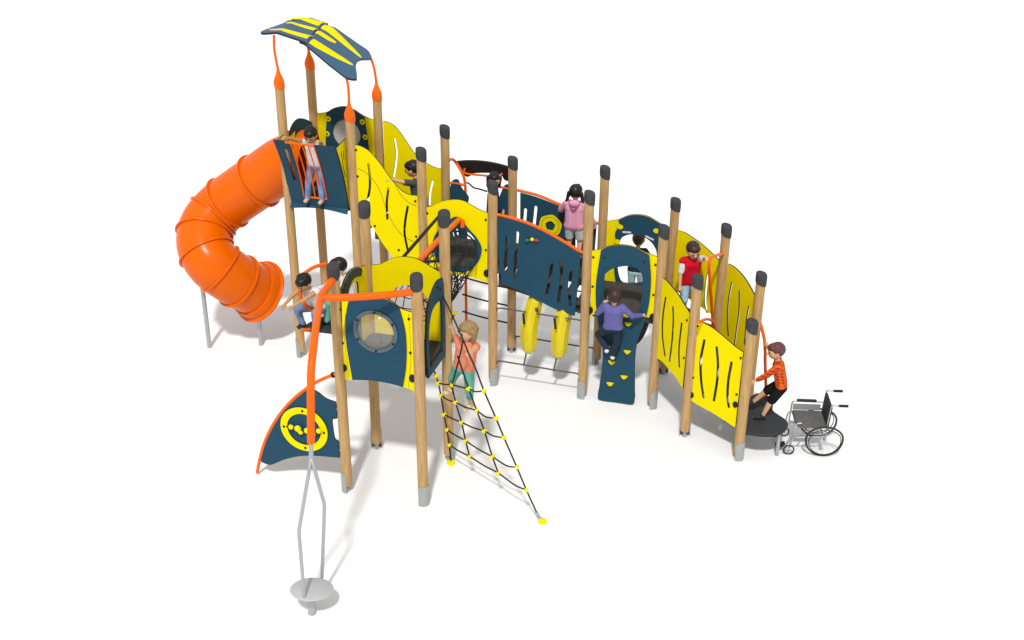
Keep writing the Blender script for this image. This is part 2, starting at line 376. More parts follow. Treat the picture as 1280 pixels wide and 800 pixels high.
# balcony bay on the tower front
p13 = Plane(1, 3)
def bay():
    z0, z1 = 2.50, 3.515
    def off(z):
        t = (z-z0)/(z1-z0); return .02+.33*t**1.0-.05*math.sin(PI*t)
    root = None
    def strip(s0, s1, za, zb, name, slots=None, th=.02, mm='navy', bulge=0.):
        bm = bmesh.new(); n = 14; F_, B_ = [], []
        for i in range(n+1):
            z = za+(zb-za)*i/n
            a = s0(z) if callable(s0) else s0; b = s1(z) if callable(s1) else s1
            F_.append([bm.verts.new(p13.w(a+(b-a)*j/4, z, off(z)+th/2)) for j in range(5)])
            B_.append([bm.verts.new(p13.w(a+(b-a)*j/4, z, off(z)-th/2)) for j in range(5)])
        for i in range(n):
            for j in range(4):
                if slots and slots[0] <= i < slots[1] and j == 2: continue
                bm.faces.new((F_[i][j], F_[i][j+1], F_[i+1][j+1], F_[i+1][j])); f2 = bm.faces.new((B_[i][j], B_[i+1][j], B_[i+1][j+1], B_[i][j+1])); f2.material_index = 1
        bmesh.ops.holes_fill
        be = [e for e in bm.edges if len(e.link_faces) == 1]
        # stitch front and back rims
        pair = {}
        for i in range(n+1):
            for j in range(5): pair[F_[i][j]] = B_[i][j]
        for e in be:
            a, b = e.verts
            if a in pair and b in pair:
                ff = bm.faces.new((a, b, pair[b], pair[a])); ff.material_index = 2
        bmesh.ops.recalc_face_normals(bm, faces=bm.faces)
        return bm_obj(name, bm, root, [M[mm], M['yellow'], M['edge']])
    root = thing('x', 'x', 'x', (0, 0, 0)); bpy.data.objects.remove(root); root = PS
    L0 = lambda z: .02+.03*(1-(z-z0)/(z1-z0)); L1 = lambda z: .235+.02*(1-(z-z0)/(z1-z0))
    R0 = lambda z: .60+.0*z; R1 = lambda z: .91
    a = strip(L0, L1, z0+.001, z1, 'bay_panel', slots=(5, 12))
    b = strip(R0, R1, z0+.001, z1-.02, 'bay_panel')
    c = strip(L1, R0, z0+.001, 2.60, 'bay_panel')
    # lower lip, arched underneath
    bm = bmesh.new(); n = 16; rows = []
    for i in range(n+1):
        s = .05+.86*i/n; t = i/n; zb = 2.425+.045*math.sin(PI*t)
        rows.append([bm.verts.new(p13.w(s, z, o)) for z, o in ((2.498, .03), (zb, .085), (zb-.004, .065), (2.49, .008))])
    for i in range(n):
        for j in range(4):
            bm.faces.new((rows[i][j], rows[i+1][j], rows[i+1][(j+1) % 4], rows[i][(j+1) % 4]))
    bm.faces.new(rows[0]); bm.faces.new(rows[-1][::-1]); bmesh.ops.recalc_face_normals(bm, faces=bm.faces)
    bm_obj('bay_lip', bm, PS, M['navy'])
    # orange grille
    zt = 3.50
    tube_obj('grille_rail', [p13.w(.20, zt, off(zt)+.02), p13.w(.62, zt-.01, off(zt)+.02)], .015, PS, 'orange', smooth_path=False)
    tube_obj('grille_rail', [p13.w(.33, 2.615, off(2.615)+.02), p13.w(.62, 2.615, off(2.615)+.02)], .013, PS, 'orange', smooth_path=False)
    for k in range(5):
        s = .27+.085*k
        tube_obj('grille_bar', [p13.w(s, z, off(z)+.02) for z in np.linspace(2.615, zt, 8)], .0095, PS, 'orange', seg=8)
    # cheeks
    for s, sl in ((.91, 1), (.03, 0)):
        A = p13.w(s, 0); pl = Plane((A.x, A.y), (A.x+p13.n.x*1., A.y+p13.n.y*1.))
        lp = [[(-.02, 2.5)]+[(off(z)-.012, z) for z in np.linspace(2.5, 3.47, 10)]+[(-.02, 3.50)]]
        if sl: lp += [slot_outline(pl, [complex(.17, 3.36), complex(.13, 3.15), complex(.08, 2.98)], .022), slot_outline(pl, [complex(.10, 3.36), complex(.09, 3.24)], .022)]
        sheet('bay_cheek', pl, lp, .018, PS, 'yellow')
bay()
# ---- platform front with the net hole
p911 = Plane(9, 11)
hole = [(556,290),(566,281),(575,281),(582,286.5),(590,293),(596,303),(597,315),(592,326),(582,332),(570,332.5),(560,327),(553,316),(551.5,302)]
f = board(p911, [(533.5,259,1),(541,257),(550,252.5),(558,250.3),(570,249.3),(580,251),(590,256.5),(600,262),(610,266,1),(609.5,352.5,1),(595,348),(580,343.5),(560,338),(537,334,1)], holes=[hole])
sheet('hole_surround', p911, [outline(p911, [(545,292),(556,280),(563,273.5),(570,270.5),(577,273),(582,280),(588,287.5),(595,295),(601,305),(602.5,313),(600,323),(595,330.5),(588,335.5),(580,338),(570,338.5),(561,336),(553,331),(546,323),(542,313),(541.5,303)]), outline(p911, hole)], .014, f, 'navy', .02)
for x, y in ((534.5,266),(607.5,274.3),(607.7,312)): bolt(p911, x, y, f)
bracket(p911, 609, 341, f)
# ---- platform back: navy wings, arched pole, hood
p1012 = Plane(10, 12)
board(p1012, [(562.5,236,1),(565,226.5),(570,224),(573.5,226),(577.5,235.5),(583,242),(586,247),(585,254,1),(584,300,1),(563,300,1)], 'navy', slots=[[(566,290),(567.5,297)],[(571.5,287),(572.5,294)]], w=.03)
board(p1012, [(620,262,1),(624,247),(628,236.5),(631,231.5),(634,230.5),(636.5,232.5,1),complex(.94,1.72),complex(.72,1.72)], 'navy', slots=[[(629,262),(628.8,275)]], w=.03)
hp = p1012.off(-.32)
hd = board(hp, [(568,201.8,1),(585,200.5),(605,201.5),(622,204.5),(636,208.5),(645,212,1),(645,226,1),(634,225.5),(630,223),(626,217.5),(610,215.5),(592,216.2),(588,219.5),(584,220.3),(580,217.5),(577,211),(573,206,1)], 'black', th=.05, name='hood')
tube_obj('hood_bar', [hp.P(x, y, .06) for x, y in ((582.5,209),(582,213),(585,215.5),(595,216.6),(610,218),(622,219.5),(627,219),(628.6,215))], .0155, hd, 'orange')
hq = p1012.off(-.16)
tube_obj('arch_pole', [p1012.P(561,200), p1012.P(565,199), hq.P(569,202), hq.P(576,213), hq.P(580,222), hq.P(581.5,232), hq.P(582,242), hq.P(583,254)]+[hq.w(.235, z) for z in (2.1,1.6,1.1,.5,.0)], .021, PS, 'orange')
tube_obj('handrail', [p1012.P(558,228), p1012.P(570,229), p1012.P(581,231.5)], .019, PS, 'orange')
tube_obj('handrail', [p1012.P(622,233), p1012.P(632,235), p1012.P(642,237)], .019, PS, 'orange')
tube_obj('cord', [hp.P(x, y) for x, y in ((583,228),(587,230),(592,234.5),(600,236.5),(609,239.5))], .012, PS, 'rope')
for z in (1.08, .79, .50): tube_obj('rope_rung', [p1012.w(.19, z+.02, -.12), p1012.w(.55, z, -.05), p1012.w(.95, z-.01, 0)], .0125, PS, 'rope')
# ---- bridge sides
p1113 = Plane(11, 13)
f = board(p1113, [(621,271,1),(640,274),(660,280.5),(680,289.5),(700,300.5),(715,309.5),(726.5,316,1),(722,360),(718.5,394.5,1),(708,391.5),(695,386.5),(680,379),(665,371),(650,363),(640,359),(628,355.5,1),(624,325)], 'navy',
      slots=[[(634,296),(633,315),(632,330),(634,342)],[(647,291),(645.5,310),(644.5,328),(644,345)],[(690,330),(688,345),(684,366)],[(701.5,326),(702,348),(698.5,376)],[(714,340),(712,358),(713,381)]], w=.045, name='bridge_panel')
for (x, y), mm in (((660,299),'bead_green'),((666,298),'bead_yellow'),((671,299),'bead_red')): ball_obj('bead', p1113.P(x, y, .035), .027, f, mm)
tube_obj('bead_wire', [p1113.P(657,299.5,.02), p1113.P(666,299,.035), p1113.P(674,300,.02)], .006, f, 'steel', seg=6)
tube_obj('handrail', [p1113.P(x, y) for x, y in ((617,267.5),(625,269),(640,272.5),(660,279),(680,288),(700,299),(715,308),(723,313),(732,317))], .021, PS, 'orange')
p1214 = Plane(12, 14)
f = board(p1214, [(650.5,241,1),(662,244),(675,248),(690,254),(705,260.5),(720,268),(735,275),(746,279.5,1),complex(1.2,1.30),complex(.7,1.42),complex(.12,1.62)], 'navy',
      slots=[[(657,262),(656,275),(653.5,292)],[(670,259),(668,278),(665,300)],[(711.5,285),(710.5,308)],[(721.5,288),(721,313)]], w=.045, name='bridge_panel')
c = p1214.loc((688.5, 281)); ring = [(c[0]+.185*math.cos(2*PI*k/6+.3), c[1]+.185*math.sin(2*PI*k/6+.3)) for k in range(6)]; inn = [(c[0]+.08*math.cos(2*PI*k/5+.25), c[1]+.08*math.sin(2*PI*k/5+.25)) for k in range(5)]
def roundpoly(P, n=5):
    out = []; N = len(P)
    for i in range(N):
        a, b, c_ = np.array(P[i-1]), np.array(P[i]), np.array(P[(i+1) % N]); p = b+(a-b)*.3; q = b+(c_-b)*.3
        for k in range(n+1): t = k/n; out.append(tuple((1-t)**2*p+2*t*(1-t)*b+t*t*q))
    return out
sheet('ring', p1214, [roundpoly(ring), roundpoly(inn)], .02, f, 'yellow', .024)
tube_obj('groove', [p1214.w(c[0]+.13*math.cos(t), c[1]+.13*math.sin(t), .034) for t in np.linspace(0, 2*PI, 25)], .003, f, 'edge', seg=6, n=2)
tube_obj('handrail', [p1214.P(x, y) for x, y in ((643,237),(655,239.5),(675,245),(695,253.5),(715,262),(735,273),(747,279),(756,279.5))], .021, PS, 'orange')
# ---- climbing wall side
p1315 = Plane(13, 15)
op = [(756,345),(762,337),(771,333),(785,331),(797,334),(803,342),(804,354),(802,375),(797,391),(785,396),(770,396),(760,388),(756,370)]
s_of = lambda x, y: p1315.loc((x, y))
f = board(p1315, [(740,313,1),(748,312),(762,307),(777,305.5),(792,308),(806,314.5),(822,321,1),(817,398,1),(806,395.5),(780,391),(745,392),(738,398,1)], holes=[[(780+(x-780)*1.12,366+(y-366)*1.12) for x,y in op]])
wl = sheet('climbing_wall', p1315, [outline(p1315, [(752,311.5,1),(762,307.2),(777,305.8),(792,308.2),(804,314),(812,318.5,1),(814,345),(813,368),(809.5,390),(804,408),(798,424),(795,440),(794,462),(794,485),(794,497),(790,503.5),(775,501.5),(757,499.5),(749,497),(748,491),(750,480),(753,458),(754,438),(752,420),(748,400),(745.5,375),(746,350)]), outline(p1315, op)], .03, PS, 'navy', .028)
for x, y in ((786,403.5),(785,438.5),(765.5,451.5),(781,470),(763.5,478.5)):
    c = p1315.P(x, y-2, .043); bm = bmesh.new(); bmesh.ops.create_uvsphere(bm, u_segments=16, v_segments=10, radius=1)
    for v in bm.verts:
        X, Y, Z = v.co
        if Z > 0: Z *= .12
        v.co = c+p1315.e*(X*.052*(1+.35*min(Z, 0)))+p1315.n*(max(Y, -.1)*.05)+ZZ*(Z*.055)
    bmesh.ops.recalc_face_normals(bm, faces=bm.faces)
    bm_obj('hand_hold', bm, wl, M['yellow'])
for x, y in ((742,321),(741,357.5),(819.5,330.5),(817,368)): bolt(p1315, x, y, f)
for x, y in ((756,320.5),(805.5,326)): bolt(p1315, x, y, wl, .044, .013)
bracket(p1315, 737.5, 387, f); bracket(p1315, 816, 396, f)
sheet('corner_gusset', p1315.off(-.06), [outline(p1315.off(-.06), [(797,398,1),(811,405,1),(808,414),(803,423),(797,429.5),(793,431,1)])], .03, PS, 'black')
# back of that platform
p1416 = Plane(14, 16)
win = [(774,306),(777,297.5),(783,293.5),(792,292.3),(803,294.5),(812,300),(818,307),(821,315),(821,330),(815,345),(805,352),(790,353.5),(777,351.5),(772,335),(772,318)]
f = board(p1416, [(759,276.5,1),(773,274),(785,269),(797,267.7),(810,270),(820,275.5),(829,281,1),complex(.93,1.27),complex(.07,1.27)], holes=[win])
sheet('arch_plate', p1416, [outline(p1416, [(773.3,274.4,1),(785,269.4),(797,268.1),(810,270.4),(820,275.9),(827,280.2,1),(826,300),(826,325,1),(822,355,1),complex(.5,1.3),(770,352,1),(768,335),(770,318),(772,304),(770,298),(769,291),(772,285),(775,280)]), outline(p1416, win)], .012, f, 'navy', .019)
for x, y in ((775.5,282.5),(821,287.5),(772,301)): sheet('lug', p1416, [circle(p1416.loc((x, y)), .045, 18, .8)], .006, f, 'yellow', .029)
for x, y in ((784,289),(812.5,295.5)):
    s, z = p1416.loc((x, y)); sg = -.1 if x < 800 else .05
    sheet('slot_plate', p1416, [slot_outline(p1416, [complex(s-.05, z+.004+.1*sg), complex(s+.05, z-.02-.2*sg)], .028)], .005, f, 'white_cloth', .03)
# ---- ramp boards
p1517 = Plane(15, 17)
f = board(p1517, [(826.5,346.5,1),(833,350),(840,358),(848,368),(855,379),(863,391.5,1),(854,485,1),(845,470.5),(835,459),(827,450.5),(820,447,1)],
      slots=[[(833,372),(829.5,395),(829,420),(832,444)],[(842,384),(842.5,400),(841,425),(838,451)],[(853,404),(850.5,425),(849.5,440),(850,458)]], w=.036)
for x, y in ((827.3,355),(860,400),(821.5,418.7),(856,447)): bolt(p1517, x, y, f)
p1719 = Plane(17, 19)
f = board(p1719, [(873,400,1),(881,404),(890,409),(900,416.5),(910,425),(920,433.5),(929.5,440,1),(919.5,534,1),(908,526.5),(895,518),(880,509.5),(869,503.5),(862,498,1)],
      slots=[[(881,425),(876.5,450),(877,475),(880,496)],[(896.5,434),(898,455),(897,475),(893,500)],[(915,453),(911,475),(910,495),(911.5,508)]], w=.037)
for x, y in ((872.8,407),(926.7,447),(867,471.3),(921.5,492.5)): bolt(p1719, x, y, f)
for x, y in ((865,493),(920,505)): bracket(p1719, x, y, f, .035)
p1618 = Plane(16, 18)
board(p1618, [(848,288,1),(856,290.5),(865,296),(875,303),(885,311.5),(893,319),(900,326,1),(893,395,1),(866,376),(840,360,1)], slots=[[(873,318),(871,335),(870,352)],[(888,335),(884,350),(882,375),(884,390)]], w=.036)
p1820 = Plane(18, 20)
board(p1820, [(911,329.5,1),(918,333.5),(926,341),(933,350),(939,360),(944,370,1),(935.5,452,1),(920,440),(900,424,1)], slots=[[(915.5,353),(911.5,375),(910,400),(911,419)],[(925,364),(924.5,390),(921,415),(919,431)],[(937,383),(934,400),(931.5,430)]], w=.032)
# handles on the ramp
p1718 = Plane(17, 18)
tube_obj('handle', [p1718.P(x, y) for x, y in ((906,316.5),(900,318),(893,320),(888,323.5),(886.5,330),(887,345),(888.5,365),(890,385),(891,405),(892,418))], .021, PS, 'orange')
p1718b = p1718.off(.12)
tube_obj('handle', [p1718b.P(x, y) for x, y in ((874,403),(879,400),(885,399),(890,401),(893,406),(894,416),(894,430))], .018, PS, 'orange')
A = Vector(POST[20][:2]); pe = Plane((A.x, A.y), (A.x+UX.x, A.y+UX.y))
tube_obj('handle', [pe.P(x, y) for x, y in ((947,387),(947.5,393),(950,402),(953,413),(955.5,425),(956.5,440),(956.5,455))]+[pe.w(.24, .42)], .021, PS, 'orange')
tube_obj('handle_mount', [pe.P(946.5,387,-.02), pe.P(946.5,387,.05)], .035, PS, 'orange', smooth_path=False)
A = Vector(POST[15][:2]); pe2 = Plane(15, 16)
tube_obj('handle', [pe2.w(.10, 1.98), pe2.w(.16, 1.95), pe2.w(.19, 1.85), pe2.w(.19, 1.6), pe2.w(.19, 1.40)], .021, PS, 'orange')
# end plate with its leg
def plate(pts, z, th, mm='rubber'):
    q = [G(x, y, z) for x, y in pts]; return prism('step_plate', [tuple(p) for p in cr([(p.x, p.y) for p in q], 5, True)], z-th, z, PS, mm)
plate([(925,536),(940,541),(955,543),(968,542.5),(978,539),(984.5,532),(983,525),(974,518.5),(966,512),(966.5,503),(962,495.5),(953,491.5),(944,492),(936,500)], .42, .045)
lg = G(971, 569); tube_obj('leg', [(lg.x, lg.y, 0), (lg.x, lg.y, .375)], .025, PS, 'steel', smooth_path=False)
# ---- low tower
p67 = Plane(6, 7)
cw = p67.loc((470.5, 413))
f = board(p67, [(427.5,374,1),(450,372),(470,371.5),(485,374),(493,379),(501,385),(511,389),(522,391.5,1),(518.5,488,1),(505,483),(490,479),(475,476),(460,474.3),(430.5,474,1)], holes=[circle(cw, .235)])
sheet('front_plate', p67, [outline(p67, [(437,373.6,1),(450,372.4),(470,371.9),(485,374.4),(493,379.4),(500,384.4,1),(504.5,400),(508,418),(509,440),(508,460),(504.5,482.5,1),(490,478.6),(475,475.6),(460,473.9),(441.5,473.6,1),(437,448),(433.5,425),(432.5,405),(434,388)]), circle(cw, .235)], .014, f, 'navy', .02)
wn = sheet('window_frame', p67, [circle(cw, .272), circle(cw, .228)], .014, f, 'frame', .034)
for k in range(6):
    t = PI/2+k*PI/3; c = p67.w(cw[0]+.25*math.cos(t), cw[1]+.25*math.sin(t), .041); bm = bmesh.new(); tube(bm, [c, c+p67.n*.01], .014, 10); bm_obj('bolt', bm, wn, M['black'])
bm = bmesh.new(); rings = []
for i in range(9):
    a = i/8*PI/2; rr = .23*math.cos(a); d = .02+.09*math.sin(a)
    rings.append([bm.verts.new(p67.w(cw[0]+rr*math.cos(2*PI*k/32), cw[1]+rr*math.sin(2*PI*k/32), d)) for k in range(32)] if i < 8 else [bm.verts.new(p67.w(*cw, d))])
for a, b in zip(rings, rings[1:]):
    for k in range(32): bm.faces.new((a[k], a[(k+1) % 32], b[(k+1) % 32], b[k]) if len(b) > 1 else (a[k], a[(k+1) % 32], b[0]))
bmesh.ops.recalc_face_normals(bm, faces=bm.faces); bm_obj('window_dome', bm, wn, M['clear'])
for x, y in ((425.8,386),(429,428),(511.5,398),(513.5,440.3)): bolt(p67, x, y, f)
for x, y in ((430.5,459),(516,472)): bracket(p67, x, y, f, .04)
for q_ in ([(432.5,392),(430.5,415),(433,440),(437,470)], [(511,392),(513,420),(514,450),(511,484)]):
    tube_obj('groove', [p67.P(x, y, .0115) for x, y in q_], .002, f, 'edge', seg=6)
p78 = Plane(7, 8)
f = board(p78, [(532.5,402,1),(534,385),(538.5,369),(543.5,356),(547.5,350),(552.5,347.5,1),(555.5,400),(555.5,444,1),(545,458.5),(534.5,473,1),(532,440)], 'navy', th=.03,
      holes=[[(551,374,1),(552,400),(552,439,1),(543,450.5),(536.5,461,1),(535,440),(535,415),(537.5,394),(543,381)]])
for x, y in ((545.5,359),(549,361.2)): bolt(p78, x, y, f, .016)
p58 = Plane(5, 8)
ch = p58.loc((512, 381))
board(p58, [(461.5,331.5,1),(475,330),(483,326.5),(490,323),(500,321),(510,321),(520,323),(530,328),(540,334),(549,339.5),(557,345,1),complex(.94,1.65),complex(.06,1.65)], holes=[circle(ch, .27)])
p56 = Plane(6, 5)
f = board(p56, [(458,331,1),(451,333.2),(445,333.5),(438,337.5),(432,346.5),(427.5,358),(424.5,372),complex(.1,1.7),complex(.94,1.7)], holes=[[(446.5,353),(441.5,353),(437,360),(434.5,372),complex(.3,1.8),complex(.7,1.8),(448,372,1)]])
sheet('arch_plate', p56, [outline(p56, [(450.5,338,1),(449,334.5),(445,334),(438,338),(432,347),(428,358),(425,372),complex(.12,1.72),complex(.22,1.72),(432.5,372,1),(434.5,360),(439,349.5),(444,345.5),(449,345,1)])], .014, f, 'cap', .02)
# crouching plate and orange guard beside the low tower
plate([(378,409.5),(392,411),(410,413),(430,416.5),(445,418),(462,412),(462,396),(445,392),(425,391),(405,395),(388,402)], 1.70, .05)
tube_obj('leg', [(*G(421,410,1.64).xy, 1.5), (*G(421,410,1.64).xy, 1.65)], .028, PS, 'steel', smooth_path=False)
A = G(384, 410, 1.7); B = G(415, 402, 1.7); pg = Plane((A.x, A.y), (B.x, B.y))
gl = tube_obj('guard_loop', [pg.P(x, y, .02) for x, y in ((409.5,352),(408.5,331.5),(401,330.5),(390,334),(380,341),(375,350),(374,360),(375.5,370),(380,379),(386,385),(392,388),(400,389),(407,387),(410,383))], .023, PS, 'orange')
tube_obj('guard_loop', [pg.P(x, y, -.05) for x, y in ((379,361),(386,364.5),(392,369),(397,374))], .023, PS, 'orange')
tube_obj('guard_loop', [pg.P(x, y, .02) for x, y in ((378,411),(384,411.2),(389,410.5))], .02, PS, 'orange')
# ---- shade roof
def roof():
    def zz(s): return float(np.interp(s, [-.25, .05, .42, .75, 1.08], [4.83, 4.865, 4.765, 4.53, 4.32]))
    pl = p13
    root = None
    def bd(sa, sb, lift, name, mm, th=.028, va=None, vb=None, ca=0., cb=0., parent=None, ni=22, nj=14, rc=.07):
        bm = bmesh.new(); T_, B_ = [], []
        for i in range(ni+1):
            t = i/ni; rt, rb = [], []
            for j in range(nj+1):
                q = j/nj
                # rounded corners: shrink the width near both ends
                a_ = (sa(q) if callable(sa) else sa)+ca*math.sin(PI*q)**1.6; b_ = (sb(q) if callable(sb) else sb)+cb*math.sin(PI*q)**1.6; s = a_+(b_-a_)*t
                v0, v1 = va(t), vb(t)
                v = v0+(v1-v0)*q
                z = zz(s)+lift+.03*math.sin(PI*q)-.055*q*max(0, min(1, 1-(s+.1)/.9))
                rt.append(bm.verts.new(pl.w(s, z, -v))); rb.append(bm.verts.new(pl.w(s, z-th, -v)))
            T_.append(rt); B_.append(rb)
        for i in range(ni):
            for j in range(nj):
                bm.faces.new((T_[i][j], T_[i][j+1], T_[i+1][j+1], T_[i+1][j])); f2 = bm.faces.new((B_[i][j], B_[i+1][j], B_[i+1][j+1], B_[i][j+1])); f2.material_index = 1
        for i in range(ni):
            for a, b in ((T_[i][0], T_[i+1][0]), (T_[i][nj], T_[i+1][nj])):
                k = 0 if a is T_[i][0] else nj; f2 = bm.faces.new((a, b, B_[i+1][k], B_[i][k])); f2.material_index = 2
        for j in range(nj):
            for i in (0, ni): f2 = bm.faces.new((T_[i][j], T_[i][j+1], B_[i][j+1], B_[i][j])); f2.material_index = 0 if i else 2
        bmesh.ops.recalc_face_normals(bm, faces=bm.faces)
        return bm_obj(name, bm, parent or PS, [M[mm], M['yellow'], M['edge']])
    rnd = lambda t: .10*(1-min(1, t/.16))**2
    up = bd(lambda q: -.23-.03*q, lambda q: .45-.13*q, .031, 'roof_board', 'navy_lit', va=lambda t: -.06+.05*t+rnd(t), vb=lambda t: 1.06-.05*t-rnd(t), ca=.12, cb=-.03)
    lo = bd(lambda q: .34-.13*q, lambda q: 1.09-.11*q, 0., 'roof_board', 'navy_lit', va=lambda t: .0-.06*t+rnd(1-t)*1.5, vb=lambda t: 1.0+.06*t-rnd(1-t)*1.5, ca=0, cb=-.10)
    # yellow leaf inlays on top
    def leaf(sa, sb, v0, v1, w, lift, parent, rev=False):
        ww = lambda t: w*(math.sin(PI/2*max(0, (1-t) if rev else t)**.5))**1.0+.004
        mid = lambda t: v0+(v1-v0)*t
        bd(sa, sb, lift, 'inlay', 'yellow', th=.012, va=lambda t: mid(t)-ww(t), vb=lambda t: mid(t)+ww(t), parent=parent, ni=26, nj=3)
    leaf(-.15, .41, .13, .20, .125, .034, up); leaf(-.04, .36, .44, .51, .075, .046, up); leaf(-.12, .31, .80, .84, .14, .034, up)
    leaf(.445, .95, .20, .33, .125, .008, lo, True); leaf(.385, .62, .50, .56, .075, .022, lo, True); leaf(.335, .93, .84, .68, .13, .008, lo, True)
    for k, (s, v), bend in ((1, (-.02, .0), -.03), (2, (-.02, 1.0), -.03), (3, (.99, -.02), .02), (4, (.92, .98), .03)):
        x, y, H = POST[k]; P0 = Vector((x, y, H+.22)); P1 = pl.w(s, zz(s)-.02, -v)
        P1.xy = P1.xy.lerp(Vector((x, y)), .1)
        P0 -= ZZ*.01; tube_obj('roof_rod', [P0, P0.lerp(P1, .2)+UX*bend*.3, P0.lerp(P1, .6)+UX*bend*.6, P1], .018, PS, 'orange')
roof()

# ================================================================== TUBE SLIDE
def slide():
    lg2 = G(326.5, 431); lg1 = G(262, 434)
    T = thing('tube_slide', 'orange enclosed tube slide curving down from the tall tower on grey legs', 'slide', (-4.1, 16.2, 0))
    A = p12.w(.5, 2.96)
    path = [A+UX*.14+ZZ*.02, A+UX*.05+ZZ*.01, A-UX*.25-ZZ*.10, A-UX*.60-ZZ*.345, Vector((-4.131, 16.70, 2.222)), Vector((-4.37, 16.70, 2.03)), Vector((-4.53, 16.53, 1.85)), Vector((-4.53, 16.27, 1.65)), Vector((-4.38, 16.11, 1.44)), Vector((-4.15, 16.15, 1.20)), Vector((-3.97, 16.29, .99)), Vector((-3.90, 16.36, .91))]
    P = [Vector(p) for p in cr([tuple(p) for p in path], 10)]
    r = .395
    def frames(): return ring_frames(P)
    Pp, Tt, fr = frames(); seg = 40
    marks = [0, 10, 28, 36, 46, 56, 66, 76, 94]
    marks = [0, 15, 32, 43, 54, 64, 74, 84, 94, len(P)-1]
    for a, b in zip(marks, marks[1:]):
        bm = bmesh.new(); O, I = [], []
        for i in range(a, b+1):
            x, y = fr[i]
            O.append([bm.verts.new(Pp[i]+x*(r*math.cos(2*PI*k/seg))+y*(r*math.sin(2*PI*k/seg))) for k in range(seg)])
            I.append([bm.verts.new(Pp[i]+x*((r-.012)*math.cos(2*PI*k/seg))+y*((r-.012)*math.sin(2*PI*k/seg))) for k in range(seg)])
        for R_, fl in ((O, 0), (I, 1)):
            for i in range(len(R_)-1):
                for k in range(seg):
                    q = (R_[i][k], R_[i][(k+1) % seg], R_[i+1][(k+1) % seg], R_[i+1][k]); bm.faces.new(q if not fl else q[::-1])
        for e in (0, -1):
            for k in range(seg): bm.faces.new((O[e][k], O[e][(k+1) % seg], I[e][(k+1) % seg], I[e][k]))
        bmesh.ops.recalc_face_normals(bm, faces=bm.faces)
        bm_obj('tube_section', bm, T, M['tube_orange'])
    for n_, i in enumerate(marks[1:-1]):      # bolted flanges
        bm = bmesh.new(); x, y = fr[i]; t = Tt[i]; prof = [(r+.001, -.016), (r+.028, -.016), (r+.032, -.008), (r+.032, .008), (r+.028, .016), (r+.001, .016)]
        rg = [[bm.verts.new(Pp[i]+t*d+x*(q*math.cos(2*PI*k/seg))+y*(q*math.sin(2*PI*k/seg))) for q, d in prof] for k in range(seg)]
        for k in range(seg):
            for j in range(len(prof)): bm.faces.new((rg[k][j], rg[(k+1) % seg][j], rg[(k+1) % seg][(j+1) % len(prof)], rg[k][(j+1) % len(prof)]))
        bmesh.ops.recalc_face_normals(bm, faces=bm.faces); bm_obj('flange', bm, T, M['tube_orange'])
    # exit lip
    bm = bmesh.new(); i = len(P)-1; x, y = fr[i]; t = Tt[i]; prof = [(r-.004, -.02), (r+.03, -.02), (r+.04, .0), (r+.048, .12), (r+.082, .124), (r+.094, .134), (r+.094, .156), (r+.08, .165), (r+.03, .16), (r+.012, .02), (r-.004, .01)]
    rg = [[bm.verts.new(Pp[i]+t*d+x*(q*math.cos(2*PI*k/seg))+y*(q*math.sin(2*PI*k/seg))) for q, d in prof] for k in range(seg)]
    for k in range(seg):
        for j in range(len(prof)): bm.faces.new((rg[k][j], rg[(k+1) % seg][j], rg[(k+1) % seg][(j+1) % len(prof)], rg[k][(j+1) % len(prof)]))
    bmesh.ops.recalc_face_normals(bm, faces=bm.faces); bm_obj('exit_lip', bm, T, M['tube_orange'])
    e = P[-1]
    tube_obj('leg', [(lg2.x, lg2.y, 0), (lg2.x, lg2.y, .46)], .034, T, 'steel', smooth_path=False)
    tube_obj('leg', [(lg1.x, lg1.y, 0), (lg1.x, lg1.y, 1.03)], .034, T, 'steel', smooth_path=False)
    lip = e-ZZ*(r+.02)
    tube_obj('leg_bracket', [Vector((lg2.x-.14, lg2.y-.10, .60)), Vector((lg2.x-.03, lg2.y-.05, .47)), Vector((lg2.x, lg2.y, .42)), Vector((lg2.x+.05, lg2.y-.02, .47)), Vector((lg2.x+.15, lg2.y-.02, .60))], .022, T, 'steel')
slide()

